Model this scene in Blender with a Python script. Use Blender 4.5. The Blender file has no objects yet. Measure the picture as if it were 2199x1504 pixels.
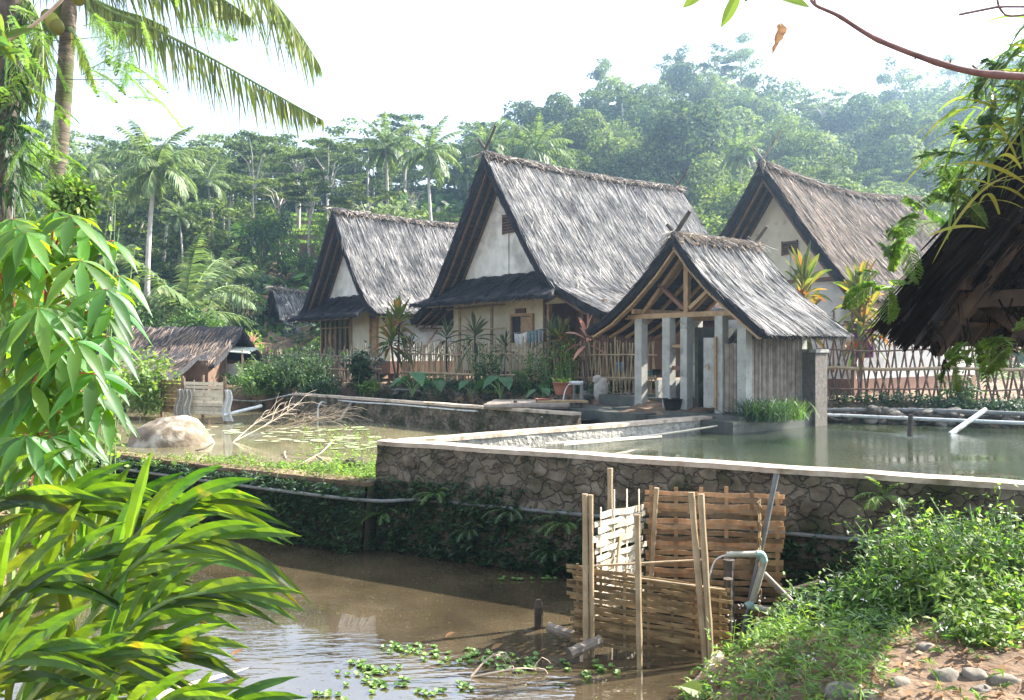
import bpy, math, random
import numpy as np
from mathutils import Matrix, Vector
R=np.random.RandomState(7); random.seed(7)
SC=bpy.context.scene; COL=SC.collection
FP=1800.0; HZ=752.0; EYE=3.2
def A(*v): return np.array(v,float)
def W(px,py,D): return A((px-1099.5)/FP*D, D, EYE-(py-HZ)/FP*D)
def GZ(px,py,z):
    D=(EYE-z)*FP/(py-HZ); return A((px-1099.5)/FP*D, D, z)
def nrm(v):
    v=np.asarray(v,float); return v/np.maximum(np.linalg.norm(v,axis=-1,keepdims=True),1e-9)
# ---------------------------------------------------------------- mesh builder
class G:
    def __init__(s): s.v=[]; s.f=[]; s.n=0
    def add(s,V,F):
        V=np.asarray(V,float).reshape(-1,3)
        if isinstance(F,np.ndarray): F=[F]
        else:
            by={}
            for f in F: by.setdefault(len(f),[]).append(f)
            F=[np.array(x) for x in by.values()]
        s.v.append(V)
        for f in F:
            if len(f): s.f.append(f.astype(np.int64)+s.n)
        s.n+=len(V); return s
    def xf(s,M):
        M=np.array(M); s.v=[v@M[:3,:3].T+M[:3,3] for v in s.v]; return s
    def off(s,o): s.v=[v+np.asarray(o) for v in s.v]; return s
    def merge(s,g,M=None):
        for_v=np.concatenate(g.v) if g.v else np.zeros((0,3))
        if M is not None:
            M=np.array(M); for_v=for_v@M[:3,:3].T+M[:3,3]
        s.v.append(for_v)
        for f in g.f: s.f.append(f+s.n)
        s.n+=len(for_v); return s
    def mesh(s,name,mat,smooth=False):
        me=bpy.data.meshes.new(name); V=np.concatenate(s.v)
        me.vertices.add(len(V)); me.vertices.foreach_set('co',V.astype(np.float32).ravel())
        nl=sum(f.size for f in s.f); npoly=sum(len(f) for f in s.f)
        me.loops.add(nl); me.polygons.add(npoly)
        li=np.concatenate([f.ravel() for f in s.f]); st=[];o=0
        for f in s.f:
            st.append(o+np.arange(len(f))*f.shape[1]); o+=f.size
        me.loops.foreach_set('vertex_index',li.astype(np.int32))
        me.polygons.foreach_set('loop_start',np.concatenate(st).astype(np.int32))
        me.polygons.foreach_set('use_smooth',np.full(npoly,smooth,bool))
        me.update(calc_edges=True); me.validate()
        if mat: me.materials.append(mat)
        return me
    def build(s,name,mat,parent=None,smooth=False,world=False,off=None):
        if off is not None: s.off(off)
        if world and parent is not None:
            s.xf(np.array(MW[parent.name].inverted()))
        o=bpy.data.objects.new(name,s.mesh(name,mat,smooth)); COL.objects.link(o)
        if parent is not None: o.parent=parent
        MW[o.name]=MW[parent.name] if parent is not None else Matrix.Identity(4)
        return o
MW={}
def tag(o,label=None,cat=None,group=None,kind=None):
    if label: o['label']=label
    if cat: o['category']=cat
    if group: o['group']=group
    if kind: o['kind']=kind
    return o
def thing(name,label,cat,loc=(0,0,0),rz=0.0,group=None,sc=1.0):
    o=bpy.data.objects.new(name,None); COL.objects.link(o); o.empty_display_size=.1
    o.location=tuple(float(x) for x in loc); o.rotation_euler=(0,0,rz); o.scale=(sc,sc,sc)
    MW[o.name]=Matrix.Translation(Vector([float(x) for x in loc]))@Matrix.Rotation(rz,4,'Z')@Matrix.Scale(sc,4)
    return tag(o,label,cat,group)
def single(g,name,mat,label,cat,base=None,smooth=False,group=None,kind=None):
    """one-mesh thing from world coordinates; origin at its base"""
    V=np.concatenate(g.v)
    if base is None: base=A((V[:,0].min()+V[:,0].max())/2,(V[:,1].min()+V[:,1].max())/2,V[:,2].min())
    base=np.asarray(base,float); g.off(-base)
    o=g.build(name,mat,None,smooth); o.location=tuple(float(x) for x in base)
    return tag(o,label,cat,group,kind)
def dup(root,loc,rz=0.0,sc=1.0,label=None,group=None,rot=None):
    c=root.copy(); COL.objects.link(c); c.location=tuple(float(x) for x in loc)
    c.rotation_euler=rot if rot else (0,0,rz)
    c.scale=(sc,sc,sc) if np.isscalar(sc) else tuple(sc)
    if label: c['label']=label
    if group: c['group']=group
    for ch in list(root.children):
        d=ch.copy(); COL.objects.link(d); d.parent=c
        for g2 in list(ch.children):
            e=g2.copy(); COL.objects.link(e); e.parent=d
    return c
# ---------------------------------------------------------------- primitives
BF=np.array([[0,1,3,2],[4,6,7,5],[0,4,5,1],[2,3,7,6],[0,2,6,4],[1,5,7,3]])
def box(g,c,s,rz=0.0):
    c=np.asarray(c,float); s=np.asarray(s,float)/2
    V=np.array([[x,y,z] for x in(-1,1) for y in(-1,1) for z in(-1,1)])*s
    if rz:
        k,q=math.cos(rz),math.sin(rz); V=V@np.array([[k,q,0],[-q,k,0],[0,0,1]])
    g.add(V+c,BF)
def bar(g,p,q,w,h=None,up=(0,0,1)):
    p=np.asarray(p,float);q=np.asarray(q,float);h=h or w
    d=nrm(q-p); u=np.asarray(up,float)
    if abs(d@u)>.97: u=A(1,0,0) if abs(d[0])<.9 else A(0,1,0)
    a=nrm(np.cross(d,u)); b=np.cross(a,d)
    V=[e+a*sx*w/2+b*sz*h/2 for e in (p,q) for sx in(-1,1) for sz in(-1,1)]
    g.add(V,BF)
def tube(g,pts,r,n=8,cap=True):
    pts=np.asarray(pts,float); m=len(pts); r=np.full(m,r) if np.isscalar(r) else np.asarray(r,float)
    t=nrm(np.gradient(pts,axis=0)); u=A(0,0,1) if abs(t[0][2])<.9 else A(1,0,0)
    V=[]; 
    for i in range(m):
        a=nrm(np.cross(t[i],u)); b=np.cross(a,t[i]); u=b
        an=np.arange(n)*2*math.pi/n
        V.append(pts[i]+r[i]*(np.cos(an)[:,None]*a+np.sin(an)[:,None]*b))
    V=np.concatenate(V); i=np.arange(m-1)[:,None]*n; j=np.arange(n)[None,:]; k=(j+1)%n
    F=np.stack([i+j,i+k,i+n+k,i+n+j],-1).reshape(-1,4)
    g.add(V,[F] if False else F)
    if cap:
        g.add(V[:n],np.arange(n)[None,::-1]); g.add(V[-n:],np.arange(n)[None,:])
def sheet(g,P,flip=False):
    P=np.asarray(P,float); a,b=P.shape[:2]
    i=np.arange(a-1)[:,None]*b; j=np.arange(b-1)[None,:]
    F=np.stack([i+j,i+j+1,i+b+j+1,i+b+j],-1).reshape(-1,4)
    g.add(P.reshape(-1,3),F[:,::-1] if flip else F)
def prism(g,poly,z0,z1):
    """vertical prism over an (x,y) polygon"""
    n=len(poly); V=[(x,y,z0) for x,y in poly]+[(x,y,z1) for x,y in poly]
    g.add(V,[list(range(n))[::-1],list(range(n,2*n))]+[[i,(i+1)%n,(i+1)%n+n,i+n] for i in range(n)])
def slabq(g,q,off):
    """quad/polygon q extruded by vector off"""
    q=np.asarray(q,float); n=len(q); V=np.concatenate([q,q+np.asarray(off)])
    g.add(V,[list(range(n))[::-1],list(range(n,2*n))]+[[i,(i+1)%n,(i+1)%n+n,i+n] for i in range(n)])
_ico={}
def ico(sub):
    if sub not in _ico:
        import bmesh
        bm=bmesh.new(); bmesh.ops.create_icosphere(bm,subdivisions=sub,radius=1)
        _ico[sub]=(np.array([v.co[:] for v in bm.verts]),np.array([[v.index for v in f.verts] for f in bm.faces])); bm.free()
    return _ico[sub]
def vnoise(P,f,seed=0):
    """cheap smooth noise from sines"""
    r=np.random.RandomState(seed); o=np.zeros(len(P))
    for k in range(5):
        d=r.normal(size=3); d/=np.linalg.norm(d); o+=np.sin(P@d*f*(1+k*.7)+r.uniform(0,6.3))/(1+k*.6)
    return o/3
def blob(g,c,rad,amp=.15,f=2.5,sub=3,seed=0,flat=None):
    V,F=ico(sub); d=1+amp*vnoise(V,f,seed)+amp*.4*vnoise(V,f*3,seed+9)
    P=V*d[:,None]*np.asarray(rad,float)
    if flat is not None: P[:,2]=np.maximum(P[:,2],flat)
    g.add(P+np.asarray(c,float),F)
def leaves(g,P,D,N,L,Wd,seg=3,droop=0.0,fold=0.0,prof=None,wave=0.0):
    """batch of leaf blades. P base, D direction, N face normal"""
    P=np.atleast_2d(P); n=len(P); D=nrm(np.broadcast_to(D,(n,3))); N=np.broadcast_to(N,(n,3))
    L=np.broadcast_to(L,(n,)); Wd=np.broadcast_to(Wd,(n,)); droop=np.broadcast_to(droop,(n,))
    S=nrm(np.cross(D,N)); N=np.cross(S,D)
    t=np.linspace(0,1,seg+1)
    if prof is None: pr=np.sin(math.pi*np.clip(t,0,1)**.8)*.5+.02
    else: pr=np.interp(t,np.linspace(0,1,len(prof)),prof)*.5
    C=P[:,None,:]+D[:,None,:]*(L[:,None]*t)[...,None]
    C=C+A(0,0,-1)*(droop[:,None]*L[:,None]*t**2)[...,None]
    w=(Wd[:,None]*pr)[...,None]; up=N[:,None,:]*w*fold*2
    if wave: up=up+N[:,None,:]*(np.sin(t*22+R.rand(n,1)*6)[...,None]*wave)
    l=C-S[:,None,:]*w+up; r=C+S[:,None,:]*w+up
    if fold>0:
        V=np.stack([l,C,r],2); k=3
    else:
        V=np.stack([l,r],2); k=2
    V=V.reshape(-1,3); b=(np.arange(n)*(seg+1)*k)[:,None,None]+(np.arange(seg)*k)[None,:,None]+np.arange(k-1)[None,None,:]
    F=np.stack([b,b+1,b+1+k,b+k],-1).reshape(-1,4); g.add(V,F)
def quads(g,P,N,size,asp=1.6):
    """random oriented rhombic leaf clumps"""
    n=len(P); N=nrm(N); a=nrm(np.cross(N,R.normal(size=(n,3)))); b=np.cross(N,a)
    s=np.broadcast_to(size,(n,))[:,None]/2
    V=np.stack([P-a*s*asp,P-b*s*.8+a*s*.15,P+a*s*asp,P+b*s*.8+a*s*.15],1).reshape(-1,3)
    g.add(V,np.arange(4*n).reshape(n,4))
def strands(g,P,D,L,w,S=None):
    n=len(P); D=nrm(D); 
    if S is None: S=R.normal(size=(n,3))
    S=nrm(np.cross(D,S)); w=np.broadcast_to(w,(n,))[:,None]; L=np.broadcast_to(L,(n,))[:,None]
    V=np.stack([P-S*w/2,P+S*w/2,P+D*L+S*w*.12,P+D*L-S*w*.12],1).reshape(-1,3)
    g.add(V,np.arange(4*n).reshape(n,4))
def spline(pts,n):
    P=np.asarray(pts,float); m=len(P); t=np.linspace(0,m-1,n); i=np.minimum(t.astype(int),m-2); f=(t-i)[:,None]
    p0=P[np.maximum(i-1,0)];p1=P[i];p2=P[i+1];p3=P[np.minimum(i+2,m-1)]
    return .5*((2*p1)+(p2-p0)*f+(2*p0-5*p1+4*p2-p3)*f**2+(3*p1-p0-3*p2+p3)*f**3)
# ---------------------------------------------------------------- materials
def mat(name,cols,scale=5,stretch=(1,1,1),rough=.8,bump=0.0,bscale=None,bdist=.02,island=0.0,hue=0.0,trans=0.0,tcol=None,spec=.3,detail=5,
        ramp=(.3,.7),voro=None,vcols=None,mossz=None,metal=0,coat=0):
    m=bpy.data.materials.new(name); m.use_nodes=True; nt=m.node_tree; N=nt.nodes; L=nt.links
    for x in list(N): N.remove(x)
    out=N.new('ShaderNodeOutputMaterial'); b=N.new('ShaderNodeBsdfPrincipled')
    b.inputs['Roughness'].default_value=rough; b.inputs['Specular IOR Level'].default_value=spec; b.inputs['Metallic'].default_value=metal
    b.inputs['Coat Weight'].default_value=coat
    tc=N.new('ShaderNodeTexCoord'); mp=N.new('ShaderNodeMapping'); mp.inputs['Scale'].default_value=stretch
    L.new(tc.outputs['Object'],mp.inputs['Vector'])
    ns=N.new('ShaderNodeTexNoise'); ns.inputs['Scale'].default_value=scale; ns.inputs['Detail'].default_value=detail; ns.inputs['Roughness'].default_value=.6
    L.new(mp.outputs[0],ns.inputs['Vector'])
    cr=N.new('ShaderNodeValToRGB'); e=cr.color_ramp.elements
    k=len(cols); pos=[ramp[0]+(ramp[1]-ramp[0])*i/max(k-1,1) for i in range(k)]
    e[0].position=pos[0]; e[0].color=(*cols[0],1)
    if k>1: e[1].position=pos[-1]; e[1].color=(*cols[-1],1)
    else: e[1].color=(*cols[0],1)
    for i in range(1,k-1):
        q=e.new(pos[i]); q.color=(*cols[i],1)
    L.new(ns.outputs['Fac'],cr.inputs['Fac']); col=cr.outputs['Color']; hgt=ns.outputs['Fac']
    if voro:
        # distorted voronoi cells: stones with mortar
        vo=N.new('ShaderNodeTexVoronoi'); vo.feature='DISTANCE_TO_EDGE'; vo.inputs['Scale'].default_value=voro
        n2=N.new('ShaderNodeTexNoise'); n2.inputs['Scale'].default_value=voro*.8; n2.inputs['Detail'].default_value=3
        L.new(mp.outputs[0],n2.inputs['Vector'])
        ad=N.new('ShaderNodeMix'); ad.data_type='VECTOR'; ad.inputs[0].default_value=.22
        L.new(mp.outputs[0],ad.inputs[4]); L.new(n2.outputs['Color'],ad.inputs[5]); L.new(ad.outputs[1],vo.inputs['Vector'])
        v2=N.new('ShaderNodeTexVoronoi'); v2.inputs['Scale'].default_value=voro; L.new(ad.outputs[1],v2.inputs['Vector'])
        r2=N.new('ShaderNodeValToRGB'); r2.color_ramp.elements[0].position=.0; r2.color_ramp.elements[1].position=.07
        L.new(vo.outputs['Distance'],r2.inputs['Fac'])
        r3=N.new('ShaderNodeValToRGB'); el=r3.color_ramp.elements; el[0].color=(*vcols[0],1); el[1].color=(*vcols[2],1); q=el.new(.5); q.color=(*vcols[1],1)
        L.new(v2.outputs['Color'],r3.inputs['Fac'])
        mx=N.new('ShaderNodeMix'); mx.data_type='RGBA'; mx.blend_type='MULTIPLY'; mx.inputs[0].default_value=.75
        L.new(r3.outputs['Color'],mx.inputs[6]); L.new(ns.outputs['Fac'],mx.inputs[7])
        m3=N.new('ShaderNodeMix'); m3.data_type='RGBA'; m3.inputs[0].default_value=.5; L.new(mx.outputs[2],m3.inputs[6]); L.new(col,m3.inputs[7])
        m2=N.new('ShaderNodeMix'); m2.data_type='RGBA'; L.new(r2.outputs['Color'],m2.inputs[0]); L.new(col,m2.inputs[6]); L.new(m3.outputs[2],m2.inputs[7]); col=m2.outputs[2]
        mm=N.new('ShaderNodeMath'); mm.operation='ADD'; L.new(r2.outputs['Color'],mm.inputs[0]); 
        sc=N.new('ShaderNodeMath'); sc.operation='MULTIPLY'; sc.inputs[1].default_value=.8; L.new(ns.outputs['Fac'],sc.inputs[0]); L.new(sc.outputs[0],mm.inputs[1]); hgt=mm.outputs[0]
    if mossz:
        # patches of moss: (colour, threshold, scale)
        mn=N.new('ShaderNodeTexNoise'); mn.inputs['Scale'].default_value=mossz[2]; mn.inputs['Detail'].default_value=6; L.new(tc.outputs['Object'],mn.inputs['Vector'])
        mr=N.new('ShaderNodeValToRGB'); mr.color_ramp.elements[0].position=mossz[1]; mr.color_ramp.elements[1].position=mossz[1]+(mossz[3] if len(mossz)>3 else .1)
        L.new(mn.outputs['Fac'],mr.inputs['Fac'])
        m4=N.new('ShaderNodeMix'); m4.data_type='RGBA'; L.new(mr.outputs['Color'],m4.inputs[0]); L.new(col,m4.inputs[6]); m4.inputs[7].default_value=(*mossz[0],1); col=m4.outputs[2]
    if island or hue:
        ge=N.new('ShaderNodeNewGeometry'); hs=N.new('ShaderNodeHueSaturation')
        mr=N.new('ShaderNodeMapRange'); mr.inputs['To Min'].default_value=1-island; mr.inputs['To Max'].default_value=1+island
        L.new(ge.outputs['Random Per Island'],mr.inputs['Value']); L.new(mr.outputs[0],hs.inputs['Value'])
        if hue:
            wn=N.new('ShaderNodeTexWhiteNoise'); wn.noise_dimensions='1D'; L.new(ge.outputs['Random Per Island'],wn.inputs['W'])
            mh=N.new('ShaderNodeMapRange'); mh.inputs['To Min'].default_value=.5-hue; mh.inputs['To Max'].default_value=.5+hue
            L.new(wn.outputs['Value'],mh.inputs['Value']); L.new(mh.outputs[0],hs.inputs['Hue'])
        L.new(col,hs.inputs['Color']); col=hs.outputs['Color']
    L.new(col,b.inputs['Base Color'])
    if bump:
        bp=N.new('ShaderNodeBump'); bp.inputs['Strength'].default_value=bump; bp.inputs['Distance'].default_value=bdist
        if bscale:
            nb=N.new('ShaderNodeTexNoise'); nb.inputs['Scale'].default_value=bscale; nb.inputs['Detail'].default_value=6; L.new(mp.outputs[0],nb.inputs['Vector']); hgt=nb.outputs['Fac']
        L.new(hgt,bp.inputs['Height']); L.new(bp.outputs[0],b.inputs['Normal'])
    sh=b.outputs[0]
    if trans:
        tr=N.new('ShaderNodeBsdfTranslucent'); ms=N.new('ShaderNodeMixShader'); ms.inputs[0].default_value=trans
        if tcol:
            mt=N.new('ShaderNodeMix'); mt.data_type='RGBA'; mt.blend_type='MULTIPLY'; mt.inputs[0].default_value=1; mt.clamp_result=False
            L.new(col,mt.inputs[6]); mt.inputs[7].default_value=(*tcol,1); L.new(mt.outputs[2],tr.inputs['Color'])
        else: L.new(col,tr.inputs['Color'])
        L.new(sh,ms.inputs[1]); L.new(tr.outputs[0],ms.inputs[2]); sh=ms.outputs[0]
    L.new(sh,out.inputs['Surface']); return m
def leafm(name,c1,c2,trans=.42,island=.3,hue=.02,rough=.5,spec=.35,tcol=(1.5,1.7,.7),mossz=None):
    return mat(name,[c1,c2],scale=2.5,island=island,hue=hue,trans=trans,rough=rough,spec=spec,tcol=tcol,detail=2,ramp=(.35,.65),mossz=mossz)
M={}
M['thatch']=mat('thatch_base',[(.018,.018,.022),(.06,.058,.062),(.11,.10,.10)],scale=1.0,stretch=(1.5,34,1.5),rough=.95,bump=.9,bdist=.05,detail=6,spec=.1)
M['straw']=mat('thatch_strand',[(.07,.07,.073),(.21,.20,.192),(.36,.335,.315)],scale=1.1,rough=.8,island=.62,spec=.2,detail=3,ramp=(.32,.68))
M['straw_shaded']=mat('thatch_strand_shaded',[(.02,.02,.024),(.05,.048,.05)],scale=2,rough=.9,island=.7,spec=.15)  # darkened copy of the straw; paints shade on gable edges and lean-to roofs
M['straw_black']=mat('thatch_strand_black',[(.009,.007,.006),(.024,.018,.014)],scale=2,rough=.95,island=.6,spec=.08)  # straw blackened to paint the near roof's backlit shade; also used for dead vine
M['straw_light']=mat('thatch_ridge_strand',[(.24,.20,.16),(.50,.43,.36)],scale=2,rough=.8,island=.6,spec=.2)
M['straw_brown']=mat('thatch_strand_brown',[(.10,.075,.055),(.25,.19,.15)],scale=1.2,rough=.85,island=.65,spec=.2)
M['rafter']=mat('dark_rafter',[(.09,.05,.028),(.17,.10,.06)],scale=8,stretch=(1,1,1),rough=.8,island=.3)
M['batten']=mat('roof_batten',[(.03,.02,.014),(.07,.045,.03)],scale=8,rough=.85,island=.3)
M['timber']=mat('pale_timber',[(.26,.16,.08),(.42,.29,.16)],scale=7,stretch=(1,1,1),rough=.7,bump=.2,island=.2)
M['redwood']=mat('red_timber',[(.12,.06,.035),(.22,.115,.07)],scale=6,stretch=(8,8,1),rough=.65,island=.15)
M['white']=mat('limewashed_woven_wall',[(.55,.53,.47),(.76,.74,.68)],scale=2.2,rough=.9,bump=.5,bscale=26,bdist=.02,mossz=((.40,.385,.34),.5,1.6,.2))
M['cream']=mat('cream_woven_wall',[(.50,.45,.32),(.66,.60,.46)],scale=2.2,rough=.9,bump=.4,bscale=26,bdist=.02,mossz=((.36,.32,.24),.62,3))
M['dark']=mat('opening_shade_black',[(.008,.008,.009),(.02,.018,.016)],scale=3,rough=.6)  # near-black fill paints shade inside vents and a window; also black plastic
M['glass']=mat('window_glass',[(.015,.017,.02),(.03,.032,.035)],scale=2,rough=.12,spec=.5)
M['bamboo']=mat('bamboo_yellow',[(.26,.19,.10),(.46,.36,.22)],scale=4,rough=.5,island=.35,hue=.015)
M['bamboo_grey']=mat('bamboo_weathered',[(.14,.11,.085),(.30,.25,.20)],scale=5,rough=.6,island=.45)
M['bamboo_red']=mat('bamboo_brown',[(.10,.06,.04),(.22,.14,.10)],scale=5,rough=.6,island=.4)
M['bamboo_pale_sunlit']=mat('bamboo_pale_sunlit_strip',[(.58,.50,.37),(.80,.72,.58)],scale=6,rough=.55,island=.25,trans=.2)  # pale bamboo, brightened to paint sunlight on the lit woven panels
M['bamboo_strip']=mat('bamboo_brown_strip',[(.26,.165,.085),(.45,.31,.175)],scale=9,rough=.5,island=.5,trans=.24,tcol=(1.2,.9,.62))
M['bamboo_low']=mat('bamboo_dark_strip',[(.19,.125,.06),(.36,.26,.14)],scale=7,rough=.4,island=.45,trans=.18)  # darker brown bamboo strip
M['concrete']=mat('worn_concrete',[(.20,.20,.18),(.34,.34,.31),(.44,.43,.39)],scale=3,rough=.85,bump=.3,bscale=30,bdist=.01,mossz=((.10,.105,.08),.6,2.5))
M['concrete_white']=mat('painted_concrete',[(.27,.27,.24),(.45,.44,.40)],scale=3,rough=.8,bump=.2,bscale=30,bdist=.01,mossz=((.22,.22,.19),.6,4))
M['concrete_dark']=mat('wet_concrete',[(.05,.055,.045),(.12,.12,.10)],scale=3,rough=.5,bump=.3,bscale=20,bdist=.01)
M['cap']=mat('cement_coping',[(.40,.30,.22),(.60,.50,.40)],scale=6,rough=.85,bump=.5,bscale=18,bdist=.02,mossz=((.20,.16,.10),.55,2.2,.15))
M['wallstone']=mat('rubble_masonry',[(.05,.038,.025),(.17,.135,.095),(.36,.30,.225)],scale=3.2,rough=.9,bump=1,bdist=.05,voro=6.2,vcols=[(.06,.045,.028),(.15,.115,.075),(.30,.245,.175)],mossz=((.045,.045,.018),.5,2.2,.16),stretch=(1,1,1.2),detail=8)
M['mossy']=mat('mossy_masonry',[(.035,.035,.018),(.09,.075,.045)],scale=5,rough=.95,bump=1,bdist=.05,mossz=((.04,.065,.015),.5,3))
M['render']=mat('rough_render',[(.22,.20,.17),(.42,.39,.34)],scale=9,rough=.9,bump=1,bscale=14,bdist=.04)
M['pebble']=mat('pebble_dash',[(.16,.14,.12),(.30,.26,.22)],scale=12,rough=.8,bump=1,bdist=.03,voro=28,vcols=[(.12,.09,.08),(.26,.22,.19),(.40,.36,.31)])
M['palerock']=mat('pale_rock',[(.10,.085,.065),(.24,.21,.17),(.40,.36,.30)],scale=3,rough=.9,bump=.6,bscale=12,bdist=.02)
M['rock']=mat('grey_rock',[(.055,.05,.04),(.12,.105,.085),(.20,.175,.145)],scale=3,rough=.9,bump=.6,bscale=12,bdist=.03)
M['boulder']=mat('lichen_boulder',[(.10,.075,.05),(.20,.15,.10),(.28,.23,.17)],scale=2.5,rough=.9,bump=.7,bscale=9,bdist=.03,mossz=((.52,.48,.40),.5,3.2,.25))
M['soil']=mat('ground_soil',[(.085,.055,.035),(.19,.125,.08),(.30,.21,.14)],scale=1.6,rough=.95,bump=.8,bscale=9,bdist=.05,detail=9)
M['pipe']=mat('pipe_dark',[(.12,.12,.12),(.22,.22,.21)],scale=6,rough=.5)
M['pvc']=mat('pipe_white',[(.45,.46,.46),(.62,.63,.62)],scale=6,rough=.4,mossz=((.25,.22,.17),.58,5))
M['pvc_grey']=mat('pipe_greygreen',[(.30,.29,.22),(.45,.42,.34)],scale=6,rough=.4,mossz=((.22,.20,.13),.6,5))
M['pvc_green']=mat('pipe_elbow_green',[(.26,.40,.36),(.36,.48,.43)],scale=6,rough=.4)
M['bark']=mat('dark_bark',[(.045,.035,.028),(.12,.10,.08)],scale=9,stretch=(1,1,.5),rough=.95,bump=1,bdist=.04)
M['palmbark']=mat('palm_bark',[(.06,.05,.035),(.20,.16,.11)],scale=2,stretch=(1,1,9),rough=.9,bump=1,bdist=.04,mossz=((.07,.085,.025),.54,1.3))
M['palebark']=mat('pale_bark',[(.34,.30,.25),(.55,.51,.45)],scale=3,rough=.9)
M['twig']=mat('dry_twig',[(.38,.29,.21),(.60,.49,.38)],scale=6,rough=.8,island=.2)
M['branch']=mat('red_brown_branch',[(.10,.05,.045),(.22,.12,.11)],scale=12,rough=.7,bump=.3)
M['red']=mat('leaf_stalk_red',[(.45,.06,.06),(.55,.16,.10)],scale=4,rough=.5)
M['greenstem']=mat('green_stem',[(.12,.20,.06),(.22,.30,.10)],scale=4,rough=.5)
M['cassava']=leafm('cassava_leaf',(.045,.125,.035),(.085,.19,.05),trans=.5,island=.45,tcol=(5.0,3.6,.25),rough=.42,spec=.4)
M['ginger']=leafm('ginger_leaf',(.03,.085,.022),(.10,.18,.03),trans=.5,island=.55,hue=.03,tcol=(3.0,2.4,.35),rough=.3,spec=.5,mossz=((.16,.15,.03),.62,14,.12))
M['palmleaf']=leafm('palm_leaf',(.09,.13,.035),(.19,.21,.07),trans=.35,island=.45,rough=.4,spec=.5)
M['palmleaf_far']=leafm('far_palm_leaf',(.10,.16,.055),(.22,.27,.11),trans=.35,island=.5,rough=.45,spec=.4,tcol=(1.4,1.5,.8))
M['bright']=leafm('bright_leaf',(.11,.18,.035),(.22,.31,.07),trans=.45,island=.5,hue=.03)
M['mid']=leafm('mid_leaf',(.05,.11,.03),(.11,.18,.045),trans=.35,island=.5)
M['deep']=leafm('deep_leaf',(.022,.055,.022),(.05,.09,.035),trans=.25,island=.5)
M['greyleaf']=leafm('grey_leaf',(.10,.14,.07),(.20,.23,.12),trans=.3,island=.5)
M['forest']=leafm('forest_leaf',(.05,.085,.03),(.14,.175,.06),trans=.3,island=.6,tcol=(1.5,1.7,.7),spec=.12,rough=.7)
M['forest2']=leafm('forest_leaf_light',(.10,.14,.045),(.20,.235,.08),trans=.35,island=.5,tcol=(1.5,1.7,.7),spec=.12,rough=.7)
M['moss']=leafm('moss_leaf',(.10,.13,.03),(.20,.22,.06),trans=.3,island=.5)
M['yellowleaf']=leafm('yellow_leaf',(.30,.32,.05),(.42,.36,.08),trans=.45,island=.4)
M['lace']=leafm('lacy_leaf',(.12,.22,.05),(.22,.32,.08),trans=.45,island=.4)
M['taro']=leafm('taro_leaf',(.05,.13,.06),(.09,.19,.08),trans=.3,island=.2)
M['cordy']=mat('cordyline_leaf',[(.05,.10,.03),(.14,.17,.04),(.45,.12,.05)],scale=3,island=.5,hue=.03,trans=.42,tcol=(1.6,1.4,.6),rough=.4,ramp=(.35,.68))
M['cordydark']=leafm('dark_cordyline_leaf',(.04,.07,.03),(.09,.11,.05),trans=.3,island=.4)
M['cordyred']=mat('red_cordyline_leaf',[(.55,.16,.10),(.70,.45,.35)],scale=3,island=.4,trans=.4,rough=.4)
M['lettuce']=leafm('water_lettuce_leaf',(.14,.24,.07),(.24,.34,.12),trans=.3,island=.4)
M['pad']=mat('lily_pad',[(.28,.32,.17),(.42,.44,.26)],scale=3,rough=.35,island=.35)
M['dryleaf']=mat('dry_leaf',[(.28,.14,.06),(.48,.30,.16)],scale=4,rough=.7,island=.4,trans=.3)
M['flower']=mat('white_petal',[(.75,.72,.70),(.85,.83,.80)],scale=3,rough=.6,trans=.3)
# ================================================================ world, sun, camera
SUN_AZ=math.radians(69); SUN_EL=math.radians(38)   # azimuth measured from +Y towards +X
w=bpy.data.worlds.new('World'); SC.world=w; w.use_nodes=True
nt=w.node_tree; bg=nt.nodes['Background']; sk=nt.nodes.new('ShaderNodeTexSky'); sk.sky_type='NISHITA'; sk.sun_disc=False
sk.sun_elevation=SUN_EL; sk.sun_rotation=SUN_AZ; sk.air_density=1.0; sk.dust_density=3.0; sk.ozone_density=1.0; sk.altitude=500
hs_=nt.nodes.new('ShaderNodeHueSaturation'); hs_.inputs['Saturation'].default_value=.5; nt.links.new(sk.outputs[0],hs_.inputs['Color']); nt.links.new(hs_.outputs[0],bg.inputs['Color']); bg.inputs['Strength'].default_value=.12
sl=bpy.data.lights.new('sun','SUN'); sl.energy=5; sl.angle=math.radians(.5); sl.color=(1,.94,.84)
so=bpy.data.objects.new('sun',sl); COL.objects.link(so)
sd=Vector((math.sin(SUN_AZ)*math.cos(SUN_EL),math.cos(SUN_AZ)*math.cos(SUN_EL),math.sin(SUN_EL)))
so.rotation_euler=sd.to_track_quat('Z','Y').to_euler(); so.location=(30,20,40)
cd=bpy.data.cameras.new('camera'); co=bpy.data.objects.new('camera',cd); COL.objects.link(co)
co.location=(0,0,EYE); co.rotation_euler=(math.radians(90),0,0); cd.sensor_width=36; cd.lens=FP/2199*36; cd.clip_end=3000; cd.clip_start=.05
SC.camera=co
SC.view_settings.view_transform='Standard'; SC.view_settings.look='None'; SC.view_settings.exposure=2.2; SC.view_settings.gamma=1
SC.render.engine='CYCLES'; cy=SC.cycles; cy.use_denoising=True; cy.max_bounces=8; cy.diffuse_bounces=3; cy.glossy_bounces=3; cy.transmission_bounces=4
cy.transparent_max_bounces=8; cy.volume_bounces=0; cy.caustics_reflective=False; cy.caustics_refractive=False; cy.sample_clamp_indirect=6; cy.blur_glossy=.5
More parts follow.
